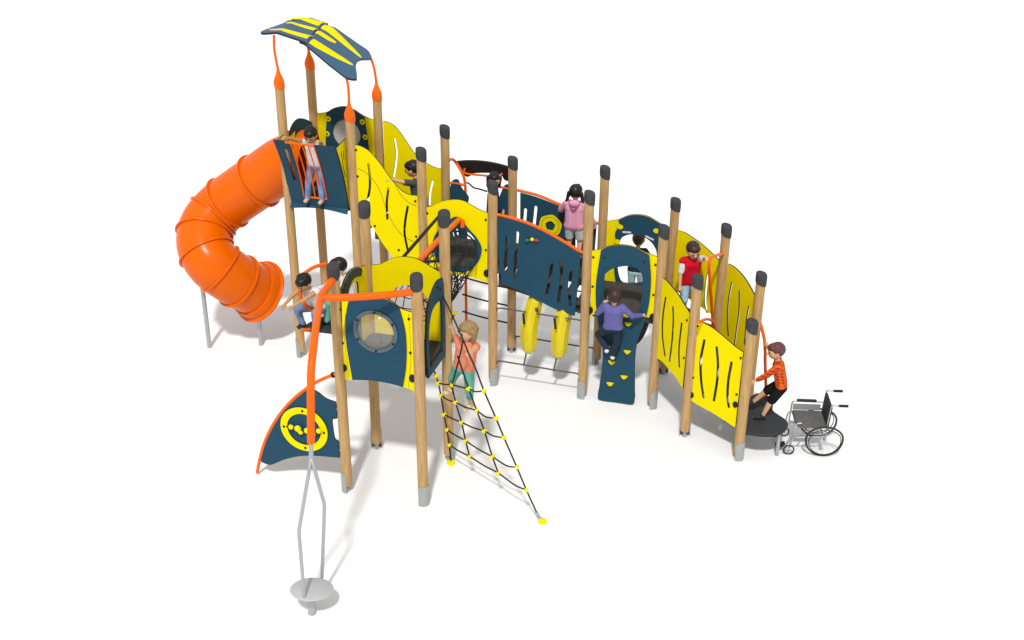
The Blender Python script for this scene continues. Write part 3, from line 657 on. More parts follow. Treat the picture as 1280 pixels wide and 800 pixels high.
# ================================================================== LEANING SPIN POLE
def spinner():
    B0 = G(390, 767); a = Vector((.042, .146, 1.))
    at = lambda z: B0+a*z
    T = thing('spin_pole', 'leaning spin pole with grey standing disc hung under an orange arch', 'spinner', B0)
    tube_obj('stem', [at(0), at(.30)], .042, T, 'steel', smooth_path=False)
    an = a.normalized(); ex = (Vector((1, 0, 0))-an*an.x).normalized(); ey = an.cross(ex); c = at(.29)
    bm = bmesh.new(); seg = 56; prof = [(0, 0), (.225, 0), (.232, .004), (.232, .012), (.225, .016), (0, .016)]
    rg = []
    for q, d in prof: rg.append([bm.verts.new(c+an*d+ex*(q*math.cos(2*PI*k/seg))+ey*(q*math.sin(2*PI*k/seg))) for k in range(seg)] if q else [bm.verts.new(c+an*d)])
    for u_, v_ in zip(rg, rg[1:]):
        for k in range(seg):
            if len(u_) == 1: bm.faces.new((u_[0], v_[k], v_[(k+1) % seg]))
            elif len(v_) == 1: bm.faces.new((u_[k], u_[(k+1) % seg], v_[0]))
            else: bm.faces.new((u_[k], u_[(k+1) % seg], v_[(k+1) % seg], v_[k]))
    bmesh.ops.recalc_face_normals(bm, faces=bm.faces); M['disc'] = mat('disc', (.50, .52, .53), .5, .4, metal=.25, noise=.08, nscale=10); bm_obj('disc', bm, T, M['disc'])
    def on(x, y, z):                     # on the tilted pole plane at height z along the pole
        p = at(z); d = Vector(ray(x, y)); C_ = Vector(_C); n = an; t = (p-C_).dot(n)/d.dot(n); return C_+d*t
    J = at(1.83)
    for pts in (((380.5, 747, .30), (373.5, 664, 1.02), (386.5, 588, 1.72)), ((402.5, 722, .30), (405.7, 631, 1.26), (393.5, 588, 1.72))):
        q = [on(*p) for p in pts]+[J]; bm = bmesh.new(); tube(bm, [q[0], q[0].lerp(q[1], .96), q[1].lerp(q[2], .04), q[2].lerp(q[1], .05), q[2].lerp(J, .3), J], .0195, 12); bm_obj('hand_bar', bm, T, M['steel'])
    tube_obj('neck', [at(1.75), at(2.06)], .024, T, 'steel', smooth_path=False)
    z6 = 2.93
    Mj = G(400.5, 371, 2.95)
    top = at(2.70)
    tube_obj('arch_tube', [at(2.0), at(2.35), at(2.58), at(2.76)+Vector((0, .02, 0)), at(2.88)+Vector((0, .12, 0)), Vector((at(2.9).x-.015, at(2.9).y+.42, 2.965)), Vector((at(2.9).x-.05, at(2.9).y+.85, 2.97)), Mj], .041, T, 'orange')
    p6 = Vector((*POST[6][:2], 2.93)); p7 = Vector((*POST[7][:2], 2.90))
    tube_obj('arch_arm', [Mj+(Mj-p6)*.02, p6], .041, T, 'orange', smooth_path=False)
    q = p6.lerp(p7, .5); tube_obj('arch_arm', [Mj+Vector((.02, -.03, 0)), Mj.lerp(p7, .35)+Vector((-.01, -.06, 0)), Mj.lerp(p7, .7)+Vector((-.01, -.05, 0)), p7], .041, T, 'orange')
spinner()

# ================================================================== SAIL PLAY PANEL
def sail():
    pl = p67
    base = pl.w(-.6, 0)
    T = thing('bead_game', 'navy sail shaped board with yellow ring of beads and arched orange rail', 'bead game', base)
    c = pl.loc((381, 535.5))
    s = sheet('sail_board', pl, [outline(pl, [(388,484.5,1),(381,489),(370,498.5),(355,514),(345,528.5),(335,546.5),(328.5,562),(325,572),(327,576.5),(333,579.5),(339,580.5),(346,578),(356,574),(370,570.5),(387,569),(405,570),(425,571.8,1),(424,556,1),(423.5,551.5),(419,548.5),(416.5,535),(416,524.5),(421.5,523,1),(421,512),(420,502.5,1),(408,498),(398,490.5)])], .022, T, 'navy')
    sheet('ring', pl, [circle(c, .312, 56), circle(c, .222, 48)], .014, T, 'yellow', .02)
    for k in range(4):
        t = PI/4+PI/4+k*PI/2; q = pl.w(c[0]+.266*math.cos(t), c[1]+.266*math.sin(t), .026); bm = bmesh.new(); tube(bm, [q, q+pl.n*.01], .015, 10); bm_obj('bolt', bm, T, M['black'])
    tube_obj('bead_rail', [pl.w(c[0]-.225, c[1]+.02, .05), pl.w(c[0], c[1]-.0, .06), pl.w(c[0]+.225, c[1]-.02, .05)], .009, T, 'black', seg=8)
    for x, y, r in ((366,531,.035),(374.5,533,.045),(378,537,.036),(386,535.5,.04),(393,539.5,.042),(400.5,536,.036)): 
        p = pl.P(x, y, .055); bm = bmesh.new(); ball(bm, p, r, 2, (1, .75, 1), Matrix.Rotation(-.27, 3, 'Z'))
        bm_obj('bead', bm, T, M['yellow'])
    tube_obj('arch_rail', [pl.P(x, y) for x, y in ((421,467),(415,469),(404,473.5),(393,479),(384,485),(370,496),(358,508),(347,522),(338,537),(330.5,554),(325,573),(321.5,590.5))], .021, T, 'orange')
    tube_obj('rail_mount', [pl.P(415.5,469,-.0), pl.P(418,468.2,0)], .036, T, 'black', smooth_path=False)
    for y in (511, 562): tube_obj('bolt', [pl.P(419,y), pl.P(430,y+1)], .01, T, 'steel', seg=8, smooth_path=False)
sail()

# ================================================================== CLIMBING NET
A1 = G(564, 580); A2 = G(678, 653); S0 = p78.P(543, 465)
NN = (A2-A1).cross(S0-A1).normalized()
if NN.dot(Vector(_C)-A1) < 0: NN.negate()
def NP(x, y, o=0.):
    d = Vector(ray(x, y)); C_ = Vector(_C); t = (A1+NN*o-C_).dot(NN)/d.dot(NN); return C_+d*t
def net():
    T = thing('climbing_net', 'sloping black rope climbing net with yellow clamps stretched down to two yellow ground anchors', 'climbing net', (A1+A2)/2)
    V = [[(543,464),(545,470),(548,479),(551,494),(555,518),(558.5,537),(561.5,556),(563.5,575)],
         [(579,425),(574,448),(567,474),(565,481),(569.5,503),(577,528),(582,551),(587,570.5)],
         [(572,445),(586,486),(596,513.5),(605.5,539),(615.5,571),(623,591.5)],
         [(579,425),(586,442),(595,462),(605,488.5),(620,523),(630,547),(646,584),(658,612.5),(670.5,640)]]
    for v in V: tube_obj('rope', [NP(*p) for p in v], .0102, T, 'rope', seg=8, n=4)
    top = p78.P(554, 371); tube_obj('rope', [top, NP(570,404,0).lerp(top, .3), NP(579,425)], .0102, T, 'rope', seg=8)
    tube_obj('rope', [NP(670.5,640), NP(677,651)], .017, T, 'steel', seg=10, smooth_path=False)
    H = [[(548,479),(556,480.5),(565,481),(575,483.5),(586,486),(594,489.5),(605,488.5)],
         [(551,494),(560,500),(569.5,503),(582,509),(596,513.5),(607,521),(620,523)],
         [(555,518),(566,523.5),(577,528),(590,534),(605.5,539),(617,545),(630,547)],
         [(558.5,537),(570,544.5),(582,551),(598,561.5),(615.5,571),(633,582),(646,584)],
         [(561.5,556),(574,564),(587,570.5),(605,582),(623,591.5),(643,606),(658,612.5)]]
    for h in H: tube_obj('rope', [NP(*p) for p in h], .0095, T, 'rope', seg=8, n=5)
    for p in ((545,470),(548,479),(565,481),(586,486),(605,488.5),(551,494),(569.5,503),(596,513.5),(620,523),(555,518),(577,528),(605.5,539),(630,547),(558.5,537),(582,551),(615.5,571),(646,584),(561.5,556),(587,570.5),(623,591.5),(658,612.5)):
        c = NP(*p); bm = bmesh.new(); rt = Matrix.Rotation(random.random()*2, 3, 'Z')
        ball(bm, c, .03, 2, (1.25, .85, .8), rt); ball(bm, c, .028, 2, (.75, .8, 1.3), rt); bm_obj('clamp', bm, T, M['yellow'])
    for a in (A1, A2):
        bm = bmesh.new(); tube(bm, [a, a+ZZ*.02, a+ZZ*.045, a+ZZ*.055], [.05, .052, .042, .02], 20); bm_obj('ground_anchor', bm, T, M['yellow'])
net()

# ================================================================== NET TUNNEL
def tunnel():
    c1 = p58.w(*ch); sA = p911.loc((573, 314)); c2 = p911.w(*sA)
    T = thing('net_tunnel', 'black net crawl tunnel under an orange rail joining low tower to the pear shaped hole', 'net tunnel', ((c1.x+c2.x)/2, (c1.y+c2.y)/2, 1.6))
    d = (c2-c1)
    def pt(t, a):
        r = .285+.02*math.sin(PI*t); s = Vector((d.y, -d.x, 0)).normalized()
        c = c1+d*t-ZZ*(.10*math.sin(PI*t)); 
        return c+s*(r*math.cos(a))+ZZ*(r*math.sin(a)*(1.06))
    N = 10
    bm = bmesh.new()
    for k in range(N):
        for sg in (1, -1):
            tube(bm, [pt(t, 2*PI*k/N+sg*t*PI*1.0) for t in np.linspace(0, 1, 15)], .0065, 6)
    n_ = bm_obj('net', bm, T, M['rope'])
    for t in (0.005, .5, .995): 
        q = [pt(t, 2*PI*k/28) for k in range(28)]; bm = bmesh.new(); tube(bm, q, .013, 8, closed=True); bm_obj('hoop', bm, T, M['rope'])
    # orange rails running above
    s = Vector((d.y, -d.x, 0)).normalized()
    a = p58.P(523, 327, -.02); b = p911.P(575, 273, .05)
    tube_obj('rail', [a, a.lerp(b, .5)+ZZ*.01, b], .036, T, 'orange')
    tube_obj('rail', [a-UX*.22, (a-UX*.22).lerp(b-UX*.30, .5), b-UX*.30], .022, T, 'rope')
    tube_obj('rail_mount', [b+UX*.05+ZZ*.0, b+UX*.05-ZZ*.1], .03, T, 'orange', smooth_path=False)
    # hanging skirt of net below the mouth
    bm = bmesh.new(); cs = p911.w(sA[0]+.02, sA[1]-.30, .03); ce = p911.P(566, 384, .2)
    top = [p911.P(x, y, .035) for x, y in ((563,337.5),(567,338.5),(571,339),(575,339),(579,338.5),(584,337))]
    bot = [p911.P(x, y, .14) for x, y in ((563,376),(564,375),(566,373),(568,371),(571,366),(575,358))]
    m_ = len(top)
    for i in range(m_):
        for di in (-1, 1):
            j = i+di
            if 0 <= j < m_: tube(bm, [top[i], top[i].lerp(bot[i], .5).lerp(top[j].lerp(bot[j], .5), .5), bot[j]], .006, 6)
    for f_ in (.3, .62, .92): tube(bm, [t_.lerp(b_, f_) for t_, b_ in zip(top, bot)], .006, 6)
    bm_obj('net_skirt', bm, T, M['rope'])
    for x, y in ((564,337.5),(569,338.7),(574,339),(579,341),(568,361),(564,366),(566,362)):
        ball_obj('clamp', p911.P(x, y, .07), .022, T, 'yellow', 2, (1.3, .8, .8))
    r0 = p911.P(565.5, 366, .13); r1 = p911.P(567, 402, .13); tube_obj('drop_rope', [r0, r1], .012, T, 'rope', smooth_path=False)
    r0 = p911.P(573, 386, .13); r1 = p911.P(566, 398, .13); tube_obj('drop_rope', [r0, r1], .012, T, 'rope', smooth_path=False)
    ball_obj('clamp', p911.P(571.5, 386.5, .13), .034, T, 'yellow', 2, (1.3, .8, .9))
tunnel()

# ================================================================== BANANAS AND THEIR RAILS UNDER THE BRIDGE
def bananas():
    for pl, zt, zb in ((p1113, 1.255, .41), (p1214, 1.2, .30)):
        L = pl.len
        T = PS
        for z in (zb, zt):
            dz = -.085
            tube_obj('low_rail', [pl.w(.03, z+dz, 0), pl.w(.06, z+dz*.6, .02), pl.w(.10, z, .03), pl.w(.3, z, .03), pl.w(L/2, z-.01, .03), pl.w(L-.3, z-.02, .03), pl.w(L-.10, z-.02, .03), pl.w(L-.06, z-.04, .02), pl.w(L-.03, z+dz-.02, 0)], .0115, PS, 'dark_steel', seg=10, n=5)
    q = p1113.off(-.05)
    for (tx, ty), (bx, by), (mx, my), rod, (kx, ky), lab in (((669,372),(661,440),(662,408),((658.5,437),(655.2,456)),(656.5,393),'banana shaped yellow seat under the bridge, nearer the rope net'),
                                                 ((706,384),(698,446),(701,414),((696.5,443),(692.5,463)),(695.5,399),'banana shaped yellow seat under the bridge, nearer the climbing wall')):
        B = q.P(*rod[1]); T = thing('banana_seat', lab, 'banana seat', (B.x, B.y, .41), 'banana seats under the bridge')
        pts = [q.P(tx, ty, -.10), q.P(tx*.75+mx*.25, ty*.75+my*.25, -.02), q.P(mx, my, .03), q.P(bx*.75+mx*.25, by*.75+my*.25, .0), q.P(bx, by, -.04)]
        P = cr([tuple(p) for p in pts], 8); n = len(P)
        rr = [float(np.interp(i/(n-1), [0, .12, .3, .5, .68, .8, .9, 1], [.06, .098, .12, .124, .12, .105, .082, .045])) for i in range(n)]
        bm = bmesh.new(); tube(bm, P[:-4], rr[:-4], 7); bmesh.ops.recalc_face_normals(bm, faces=bm.faces)
        bm_obj('peel', bm, T, M['banana'], smooth=False)
        bm = bmesh.new(); tube(bm, P[-5:], [v*1.006 for v in rr[-5:-1]]+[.025], 7); bmesh.ops.recalc_face_normals(bm, faces=bm.faces); bm_obj('tip', bm, T, M['banana_tip'], smooth=False)
        tube_obj('stalk', [q.P(tx+2.5, ty+10, .06), q.P(tx+3.6, ty+15, .07)], .028, T, 'banana_tip', smooth_path=False)
        tube_obj('rod', [q.P(*rod[0], -.02), p1113.P(*rod[1], .03)], .012, T, 'dark_steel', smooth_path=False)
        tube_obj('peg', [p1113.P(kx-1.5, ky-2.5, .04), p1113.P(kx+2.5, ky+5.5, .16)], .017, T, 'black', smooth_path=False)
bananas()

# ================================================================== WHEELCHAIR
def wheelchair():
    c = G(1027.5, 570); ang = math.radians(-3)
    T = thing('wheelchair', 'empty folding wheelchair with dark seat and grey frame standing beside the end plate', 'wheelchair', (c.x, c.y, 0), rz=ang)
    W = WL[T]
    hz = lambda z: z if z < .3 else .3+(z-.3)*.76
    def L(x, y, z): return W @ Vector((x, y, hz(z)))        # x: back (+) / front (-), y: across
    r = .238
    for y, in ((0.,), (.46,)):
        bm = bmesh.new(); tube(bm, [L(r*math.cos(t), y, r+.012+r*math.sin(t)) for t in np.linspace(0, 2*PI, 41)[:-1]], .0135, 10, closed=True); wh = bm_obj('wheel', bm, T, M['rubber'])
        yo = y+(-.03 if y == 0 else .03)
        bm = bmesh.new(); tube(bm, [L(.87*r*math.cos(t), yo, r+.012+.87*r*math.sin(t)) for t in np.linspace(0, 2*PI, 37)[:-1]], .006, 8, closed=True); bm_obj('hand_rim', bm, wh, M['black'])
        bm = bmesh.new()
        for k in range(16):
            t = 2*PI*k/16; tube(bm, [L(.02*math.cos(t+.8), y, r+.012+.02*math.sin(t+.8)), L(.98*r*math.cos(t), y, r+.012+.98*r*math.sin(t))], .0016, 5)
        tube(bm, [L(0, y-.03, r+.012), L(0, y+.03, r+.012)], .02, 12); bm_obj('spokes', bm, wh, M['steel'])
        yc = y+(.05 if y == 0 else -.05); rc = .065; xc = -.44
        bm = bmesh.new(); tube(bm, [L(xc+rc*math.cos(t), yc-.04*(1 if y == 0 else -1), rc+.008+rc*math.sin(t)) for t in np.linspace(0, 2*PI, 25)[:-1]], .010, 8, closed=True); cw_ = bm_obj('castor', bm, T, M['rubber'])
        bm = bmesh.new()
        for k in range(6):
            t = PI*k/3; tube(bm, [L(xc, yc-.04*(1 if y == 0 else -1), rc+.008), L(xc+rc*math.cos(t), yc-.04*(1 if y == 0 else -1), rc+.008+rc*math.sin(t))], .003, 5)
        bm_obj('spokes', bm, cw_, M['steel'])
        tube_obj('castor_fork', [L(xc, yc-.04*(1 if y == 0 else -1), rc+.01), L(xc+.03, yc, .17), L(xc+.05, yc, .26)], .010, T, 'steel', seg=8)
        ys = .04 if y == 0 else .42
        tube_obj('side_frame', [L(.02, ys, .24), L(.02, ys, .48), L(.04, ys, .86), L(.07, ys, .89), L(.13, ys, .89)], .0105, T, 'steel', seg=10)
        if y > 0:
            tube_obj('side_frame', [L(.02, ys, .27), L(-.2, ys, .26), L(-.38, ys, .25), L(-.39, ys, .44), L(-.385, ys, .62), L(-.35, ys, .66), L(-.2, ys, .66), L(.03, ys, .66)], .0105, T, 'steel', seg=10, n=4)
        else: tube_obj('side_frame', [L(.02, ys, .27), L(-.2, ys, .26), L(-.36, ys, .25), L(-.385, ys, .30), L(-.39, ys, .46), L(-.36, ys, .51), L(-.31, ys, .52)], .0105, T, 'steel', seg=10, n=4)
        tube_obj('side_frame', [L(.02, ys, .45), L(-.3, ys, .45), L(-.40, ys, .44), L(-.43, ys, .36), L(-.45, ys, .18), L(-.50, ys, .10)], .0105, T, 'steel', seg=10, n=4)
        tube_obj('push_handle', [L(.13, ys, .89), L(.25, ys, .89)], .018, T, 'black', smooth_path=False)
        if y > 0: bm = bmesh.new(); bmesh.ops.create_cube(bm, size=1, matrix=W @ Matrix.Translation((-.2, ys, hz(.68))) @ Matrix.Diagonal((.26, .045, .03, 1))); bmesh.ops.bevel(bm, geom=bm.edges[:], offset=.008, segments=2, affect='EDGES'); bm_obj('armrest', bm, T, M['rubber'])
        if y > 0: bm = bmesh.new(); bmesh.ops.create_cube(bm, size=1, matrix=W @ Matrix.Translation((-.19, ys, hz(.55))) @ Matrix.Diagonal((.36, .008, .09, 1))); bm_obj('side_guard', bm, T, M['plate'], smooth=False)
        bm = bmesh.new(); bmesh.ops.create_cube(bm, size=1, matrix=W @ Matrix.Translation((-.54, ys+(.06 if y == 0 else -.06), .09)) @ Matrix.Rotation(-.3, 4, 'Y') @ Matrix.Diagonal((.13, .12, .014, 1))); bmesh.ops.bevel(bm, geom=bm.edges[:], offset=.004, segments=1, affect='EDGES'); bm_obj('footrest', bm, T, M['black'])
    bm = bmesh.new(); bmesh.ops.create_cube(bm, size=1, matrix=W @ Matrix.Translation((-.18, .23, hz(.455))) @ Matrix.Diagonal((.40, .40, .045, 1))); bmesh.ops.bevel(bm, geom=bm.edges[:], offset=.015, segments=3, affect='EDGES'); bm_obj('seat', bm, T, M['seat_grey'])
    bm = bmesh.new(); bmesh.ops.create_cube(bm, size=1, matrix=W @ Matrix.Translation((.035, .23, hz(.66))) @ Matrix.Rotation(.06, 4, 'Y') @ Matrix.Diagonal((.03, .40, .31, 1))); bmesh.ops.bevel(bm, geom=bm.edges[:], offset=.012, segments=3, affect='EDGES'); bm_obj('backrest', bm, T, M['rubber'])
    for a, b in (((-.3, .05, .25), (-.05, .41, .43)), ((-.3, .41, .25), (-.05, .05, .43))): tube_obj('cross_brace', [L(*a), L(*b)], .009, T, 'steel', seg=8, smooth_path=False)
    tube_obj('axle', [L(0, -.02, r+.012), L(0, .48, r+.012)], .012, T, 'steel', smooth_path=False)
wheelchair()

# ================================================================== CHILDREN
def capsule(bm, p0, r0, p1, r1, seg=12, flat=None):
    p0, p1 = Vector(p0), Vector(p1); d = p1-p0; L = d.length
    if L < 1e-5: ball(bm, p0, max(r0, r1)); return
    t = d/L; pts, rs = [], []
    for k in range(4): a = PI/2*(1-k/3.5); pts.append(p0-t*(r0*math.sin(a))); rs.append(max(r0*math.cos(a), 1e-3))
    for k in range(4): a = PI/2*((k+.5)/3.5); a = min(a, PI/2); pts.append(p1+t*(r1*math.sin(a))); rs.append(max(r1*math.cos(a), 1e-3))
    tube(bm, pts, rs, seg)
def fuse(bm, name, parent, mm, vox, it=4):
    me = bpy.data.meshes.new('t'); bmesh.ops.recalc_face_normals(bm, faces=bm.faces); bm.to_mesh(me); bm.free()
    ob = bpy.data.objects.new('t', me); COL.objects.link(ob)
    r = ob.modifiers.new('r', 'REMESH'); r.mode = 'VOXEL'; r.voxel_size = vox; r.adaptivity = 0
    s = ob.modifiers.new('s', 'SMOOTH'); s.factor = .5; s.iterations = it
    dg = bpy.context.evaluated_depsgraph_get(); m2 = bpy.data.meshes.new_from_object(ob.evaluated_get(dg))
    bpy.data.objects.remove(ob); bpy.data.meshes.remove(me); m2.name = name; m2.materials.clear()
    return link_mesh(name, m2, parent, [M[mm]], True, local=True)
def ik(S0, T0, l1, l2, hint):
    S0, T0 = Vector(S0), Vector(T0); d = T0-S0; L = d.length
    if L > (l1+l2)*.995: d = d*((l1+l2)*.995/L); T0 = S0+d; L = d.length
    a = (l1*l1-l2*l2+L*L)/(2*L); h = math.sqrt(max(0, l1*l1-a*a)); u = d/L
    hv = Vector(hint); hv = hv-u*hv.dot(u)
    if hv.length < 1e-4: hv = Vector((0, 0, 1))-u*u.z
    return S0+u*a+hv.normalized()*h, T0
def rotm(pitch=0, roll=0, yaw=0):        # degrees: pitch forward, roll right, yaw left
    return Matrix.Rotation(math.radians(yaw), 3, 'Z') @ Matrix.Rotation(-math.radians(pitch), 3, 'X') @ Matrix.Rotation(math.radians(roll), 3, 'Y')
def child(label, org, yaw, h, pelvis=(0, 0, .48), torso=(0, 0, 0), head=(0, 0, 0), handL=(-.22, .06, .42), handR=(.22, .06, .42), elbL=(-.5, -.6, -.3), elbR=(.5, -.6, -.3),
          footL=(-.065, .0, .035), footR=(.065, .0, .035), kneeL=(-.1, 1, 0), kneeR=(.1, 1, 0), skin='skin_light', hair='hair_black', hair_style='short', top='white_cloth', sleeve=1., legs='denim', leg_len=1., shoes='shoe_white', vest=None, footdir=(0, 1, 0)):
    HS = 1.14; T = thing('person', label, 'child', org, None, math.radians(yaw)); Wi = WL[T].inverted()
    def loc(p):                          # world Vector or tuple in body units
        return Wi @ p if isinstance(p, Vector) else Vector(p)*h
    k = h; Pv = loc(pelvis); Rt = rotm(*torso)
    up, rt, fw = Rt @ Vector((0, 0, 1)), Rt @ Vector((1, 0, 0)), Rt @ Vector((0, 1, 0))
    chest = Pv+up*(.235*k); neck = Pv+up*(.325*k); Rh = Rt @ rotm(*head); hu, hr, hf = Rh @ Vector((0, 0, 1)), Rh @ Vector((1, 0, 0)), Rh @ Vector((0, 1, 0))
    hc = neck+up*(.02*k)+hu*(.085*HS*k)+hf*(.012*k)
    sh = {-1: neck-up*.035*k-rt*.098*k, 1: neck-up*.035*k+rt*.098*k}; hip = {-1: Pv-rt*.058*k-up*.01*k, 1: Pv+rt*.058*k-up*.01*k}
    hand = {-1: loc(handL), 1: loc(handR)}; eh = {-1: elbL, 1: elbR}; ft = {-1: loc(footL), 1: loc(footR)}; kh = {-1: kneeL, 1: kneeR}
    El, Wr, Kn, An = {}, {}, {}, {}
    for s in (-1, 1):
        El[s], Wr[s] = ik(sh[s], hand[s], .165*k, .145*k, eh[s])
        Kn[s], An[s] = ik(hip[s], ft[s]+Vector((0, 0, .012*k)), .225*k, .215*k, kh[s])
    fd = Vector(footdir).normalized()
    # ---- body
    bm = bmesh.new()
    capsule(bm, hip[-1], .058*k, hip[1], .058*k)
    for s in (-1, 1): capsule(bm, Pv+rt*(s*.036*k), .060*k, chest+rt*(s*.040*k), .060*k)
    capsule(bm, chest-rt*.045*k, .062*k, chest+rt*.045*k, .062*k)
    kk = k*HS
    capsule(bm, sh[-1], .036*k, sh[1], .036*k); capsule(bm, neck-up*.02*k, .033*k, hc-hu*.03*k, .03*k)
    ball(bm, hc, .083*kk, 3, (.80, .92, 1.), Rh); ball(bm, hc-hu*.045*kk+hf*.03*kk, .045*kk, 3, (.9, .8, .8), Rh)
    ball(bm, hc+hf*.078*kk-hu*.018*kk, .014*kk, 2, (.8, 1, 1.2), Rh)
    for s in (-1, 1):
        ball(bm, hc+hr*(s*.067*kk)-hu*.01*kk-hf*.005*kk, .019*kk, 2, (.5, .8, 1.1), Rh)
        capsule(bm, sh[s], .036*k, El[s], .026*k); capsule(bm, El[s], .027*k, Wr[s], .018*k)
        capsule(bm, hip[s], .056*k, Kn[s], .038*k); capsule(bm, Kn[s], .038*k, An[s], .023*k)
        capsule(bm, An[s]-fd*.02*k-ZZ*.012*k, .022*k, An[s]+fd*.085*k-ZZ*.02*k, .019*k)
        d = (Wr[s]-El[s]).normalized(); side = d.cross(up); 
        if side.length < .2: side = d.cross(fw)
        side.normalize(); nrm = side.cross(d).normalized()
        # palm, four curled fingers of their own lengths, a thumb off the side
        capsule(bm, Wr[s], .017*k, Wr[s]+d*.038*k, .022*k)
        for i, fl in enumerate((.036, .043, .040, .031)):
            b0 = Wr[s]+d*.046*k+side*((i-1.5)*.0125*k); b1 = b0+(d*.85-nrm*.5).normalized()*(fl*.55*k); b2 = b1+(d*.25-nrm).normalized()*(fl*.5*k)
            capsule(bm, b0, .0068*k, b1, .0062*k, 8); capsule(bm, b1, .0062*k, b2, .0052*k, 8)
        t0 = Wr[s]+d*.018*k-side*(.018*k); t1 = t0+(d*.6-side*.8-nrm*.2).normalized()*.024*k; capsule(bm, t0, .0085*k, t1, .007*k, 8); capsule(bm, t1, .007*k, t1+(d*.8-side*.1-nrm*.5).normalized()*.02*k, .006*k, 8)
    fuse(bm, 'body', T, skin, .0052, 3)
    # ---- face
    for s in (-1, 1):
        bm = bmesh.new(); ball(bm, hc+hf*.071*kk+hr*(s*.027*kk)+hu*.004*kk, .0105*kk, 2, (1.25, .6, .8), Rh); bm_obj('eye', bm, T, M['eye'], local=True)
    bm = bmesh.new(); ball(bm, hc+hf*.066*kk-hu*.046*kk, .013*kk, 2, (1.5, .5, .4), Rh); bm_obj('mouth', bm, T, M['mouth'], local=True)
    # ---- hair
    bm = bmesh.new(); ball(bm, hc+hu*.018*kk-hf*.018*kk, .087*kk, 3, (.86, .95, .92), Rh); ball(bm, hc+hu*.045*kk+hf*.02*kk, .06*kk, 3, (1.02, .95, .72), Rh)
    for i in range(16):                  # tufts
        a = random.random()*2*PI; e = random.random()*1.0+.15; q = Vector((math.cos(a)*math.cos(e)*.8, math.sin(a)*math.cos(e)*.88-.15, math.sin(e)*.95)); ball(bm, hc+hu*.018*kk+(Rh @ q)*.078*kk, .017*kk, 2)
    if hair_style in ('bob', 'long'):
        for s in (-1, 1): capsule(bm, hc+hr*(s*.066*kk)-hf*.02*kk+hu*.02*kk, .030*kk, hc+hr*(s*.064*kk)-hf*.03*kk-hu*.085*kk, .024*kk)
        capsule(bm, hc-hf*.055*kk, .06*kk, hc-hf*.05*kk-hu*.085*kk, .045*kk)
    if hair_style == 'tails':
        for s in (-1, 1): capsule(bm, hc+hr*(s*.07*kk)-hf*.03*kk-hu*.01*kk, .026*kk, hc+hr*(s*.098*kk)-hf*.035*kk-hu*.13*kk, .013*kk)
    fuse(bm, 'hair', T, hair, .006, 2)
    # ---- top
    def top_mesh(name, mm, infl, sl, hem=0.):
        bm = bmesh.new(); capsule(bm, hip[-1]+up*(.03-hem)*k, (.058+infl)*k, hip[1]+up*(.03-hem)*k, (.058+infl)*k); 
        for s in (-1, 1): capsule(bm, Pv+rt*(s*.046*k)+up*(.03-hem)*k, (.062+infl)*k, chest+rt*(s*.045*k), (.062+infl)*k)
        capsule(bm, Pv+up*(.03-hem)*k, (.060+infl)*k, chest, (.060+infl)*k)
        capsule(bm, chest-rt*.05*k, (.062+infl)*k, chest+rt*.05*k, (.062+infl)*k)
        capsule(bm, sh[-1]-up*.004*k, (.037+infl)*k, sh[1]-up*.004*k, (.037+infl)*k)
        for s in (-1, 1):
            if sl > 0:
                f1 = min(1, sl); capsule(bm, sh[s], (.037+infl)*k, sh[s].lerp(El[s], f1), (.030+infl)*k if f1 < 1 else (.027+infl)*k)
            if sl > 1: capsule(bm, El[s], (.027+infl)*k, El[s].lerp(Wr[s], min(.95, sl-1)), (.020+infl)*k)
        return fuse(bm, name, T, mm, .007, 3)
    if top: top_mesh('shirt', top, .010, sleeve)
    if vest:
        v = top_mesh('vest' if vest != 'pink' else 'hoodie', vest, .019, 0 if vest != 'pink' else 1.9, .015)
        if vest == 'pink':
            bm = bmesh.new(); q = [neck+rt*(x*k)-fw*(y*k)+up*(z*k) for x, y, z in ((-.07, .02, .02), (-.055, .07, -.03), (0, .105, -.085), (.055, .07, -.03), (.07, .02, .02))]
            tube(bm, cr([tuple(p) for p in q], 6), .011*k, 8); bm_obj('hood_seam', bm, T, M['plum'], local=True)
            bm = bmesh.new(); ball(bm, neck-fw*.06*k-up*.01*k, .06*k, 3, (1.15, .75, .8), Rt); bm_obj('hood', bm, T, M['pink'], local=True)
    # ---- legs
    if legs:
        bm = bmesh.new(); capsule(bm, hip[-1], .066*k, hip[1], .066*k); capsule(bm, Pv, .066*k, Pv+up*.05*k, .060*k)
        for s in (-1, 1):
            f1 = min(1, leg_len*2); capsule(bm, hip[s], .066*k, hip[s].lerp(Kn[s], f1), (.049 if f1 == 1 else .058)*k)
            if leg_len > .5: e = Kn[s].lerp(An[s], min(.97, leg_len*2-1)); capsule(bm, Kn[s], .049*k, e, .037*k); capsule(bm, e-(An[s]-Kn[s]).normalized()*.012*k, .040*k, e, .039*k)
        fuse(bm, 'trousers' if leg_len > .5 else 'shorts', T, legs, .007, 2)
    for s in (-1, 1):
        bm = bmesh.new(); a = An[s]; capsule(bm, a-fd*.022*k-ZZ*.008*k, .030*k, a+fd*.075*k-ZZ*.018*k, .027*k); capsule(bm, a+ZZ*.01*k, .029*k, a-ZZ*.01*k, .030*k)
        for v in bm.verts: v.co.z = max(v.co.z, a.z-.042*k)
        fuse(bm, 'shoe', T, shoes, .006, 2)
    return T
def mid(a, b, f): return Vector(a).lerp(Vector(b), f)

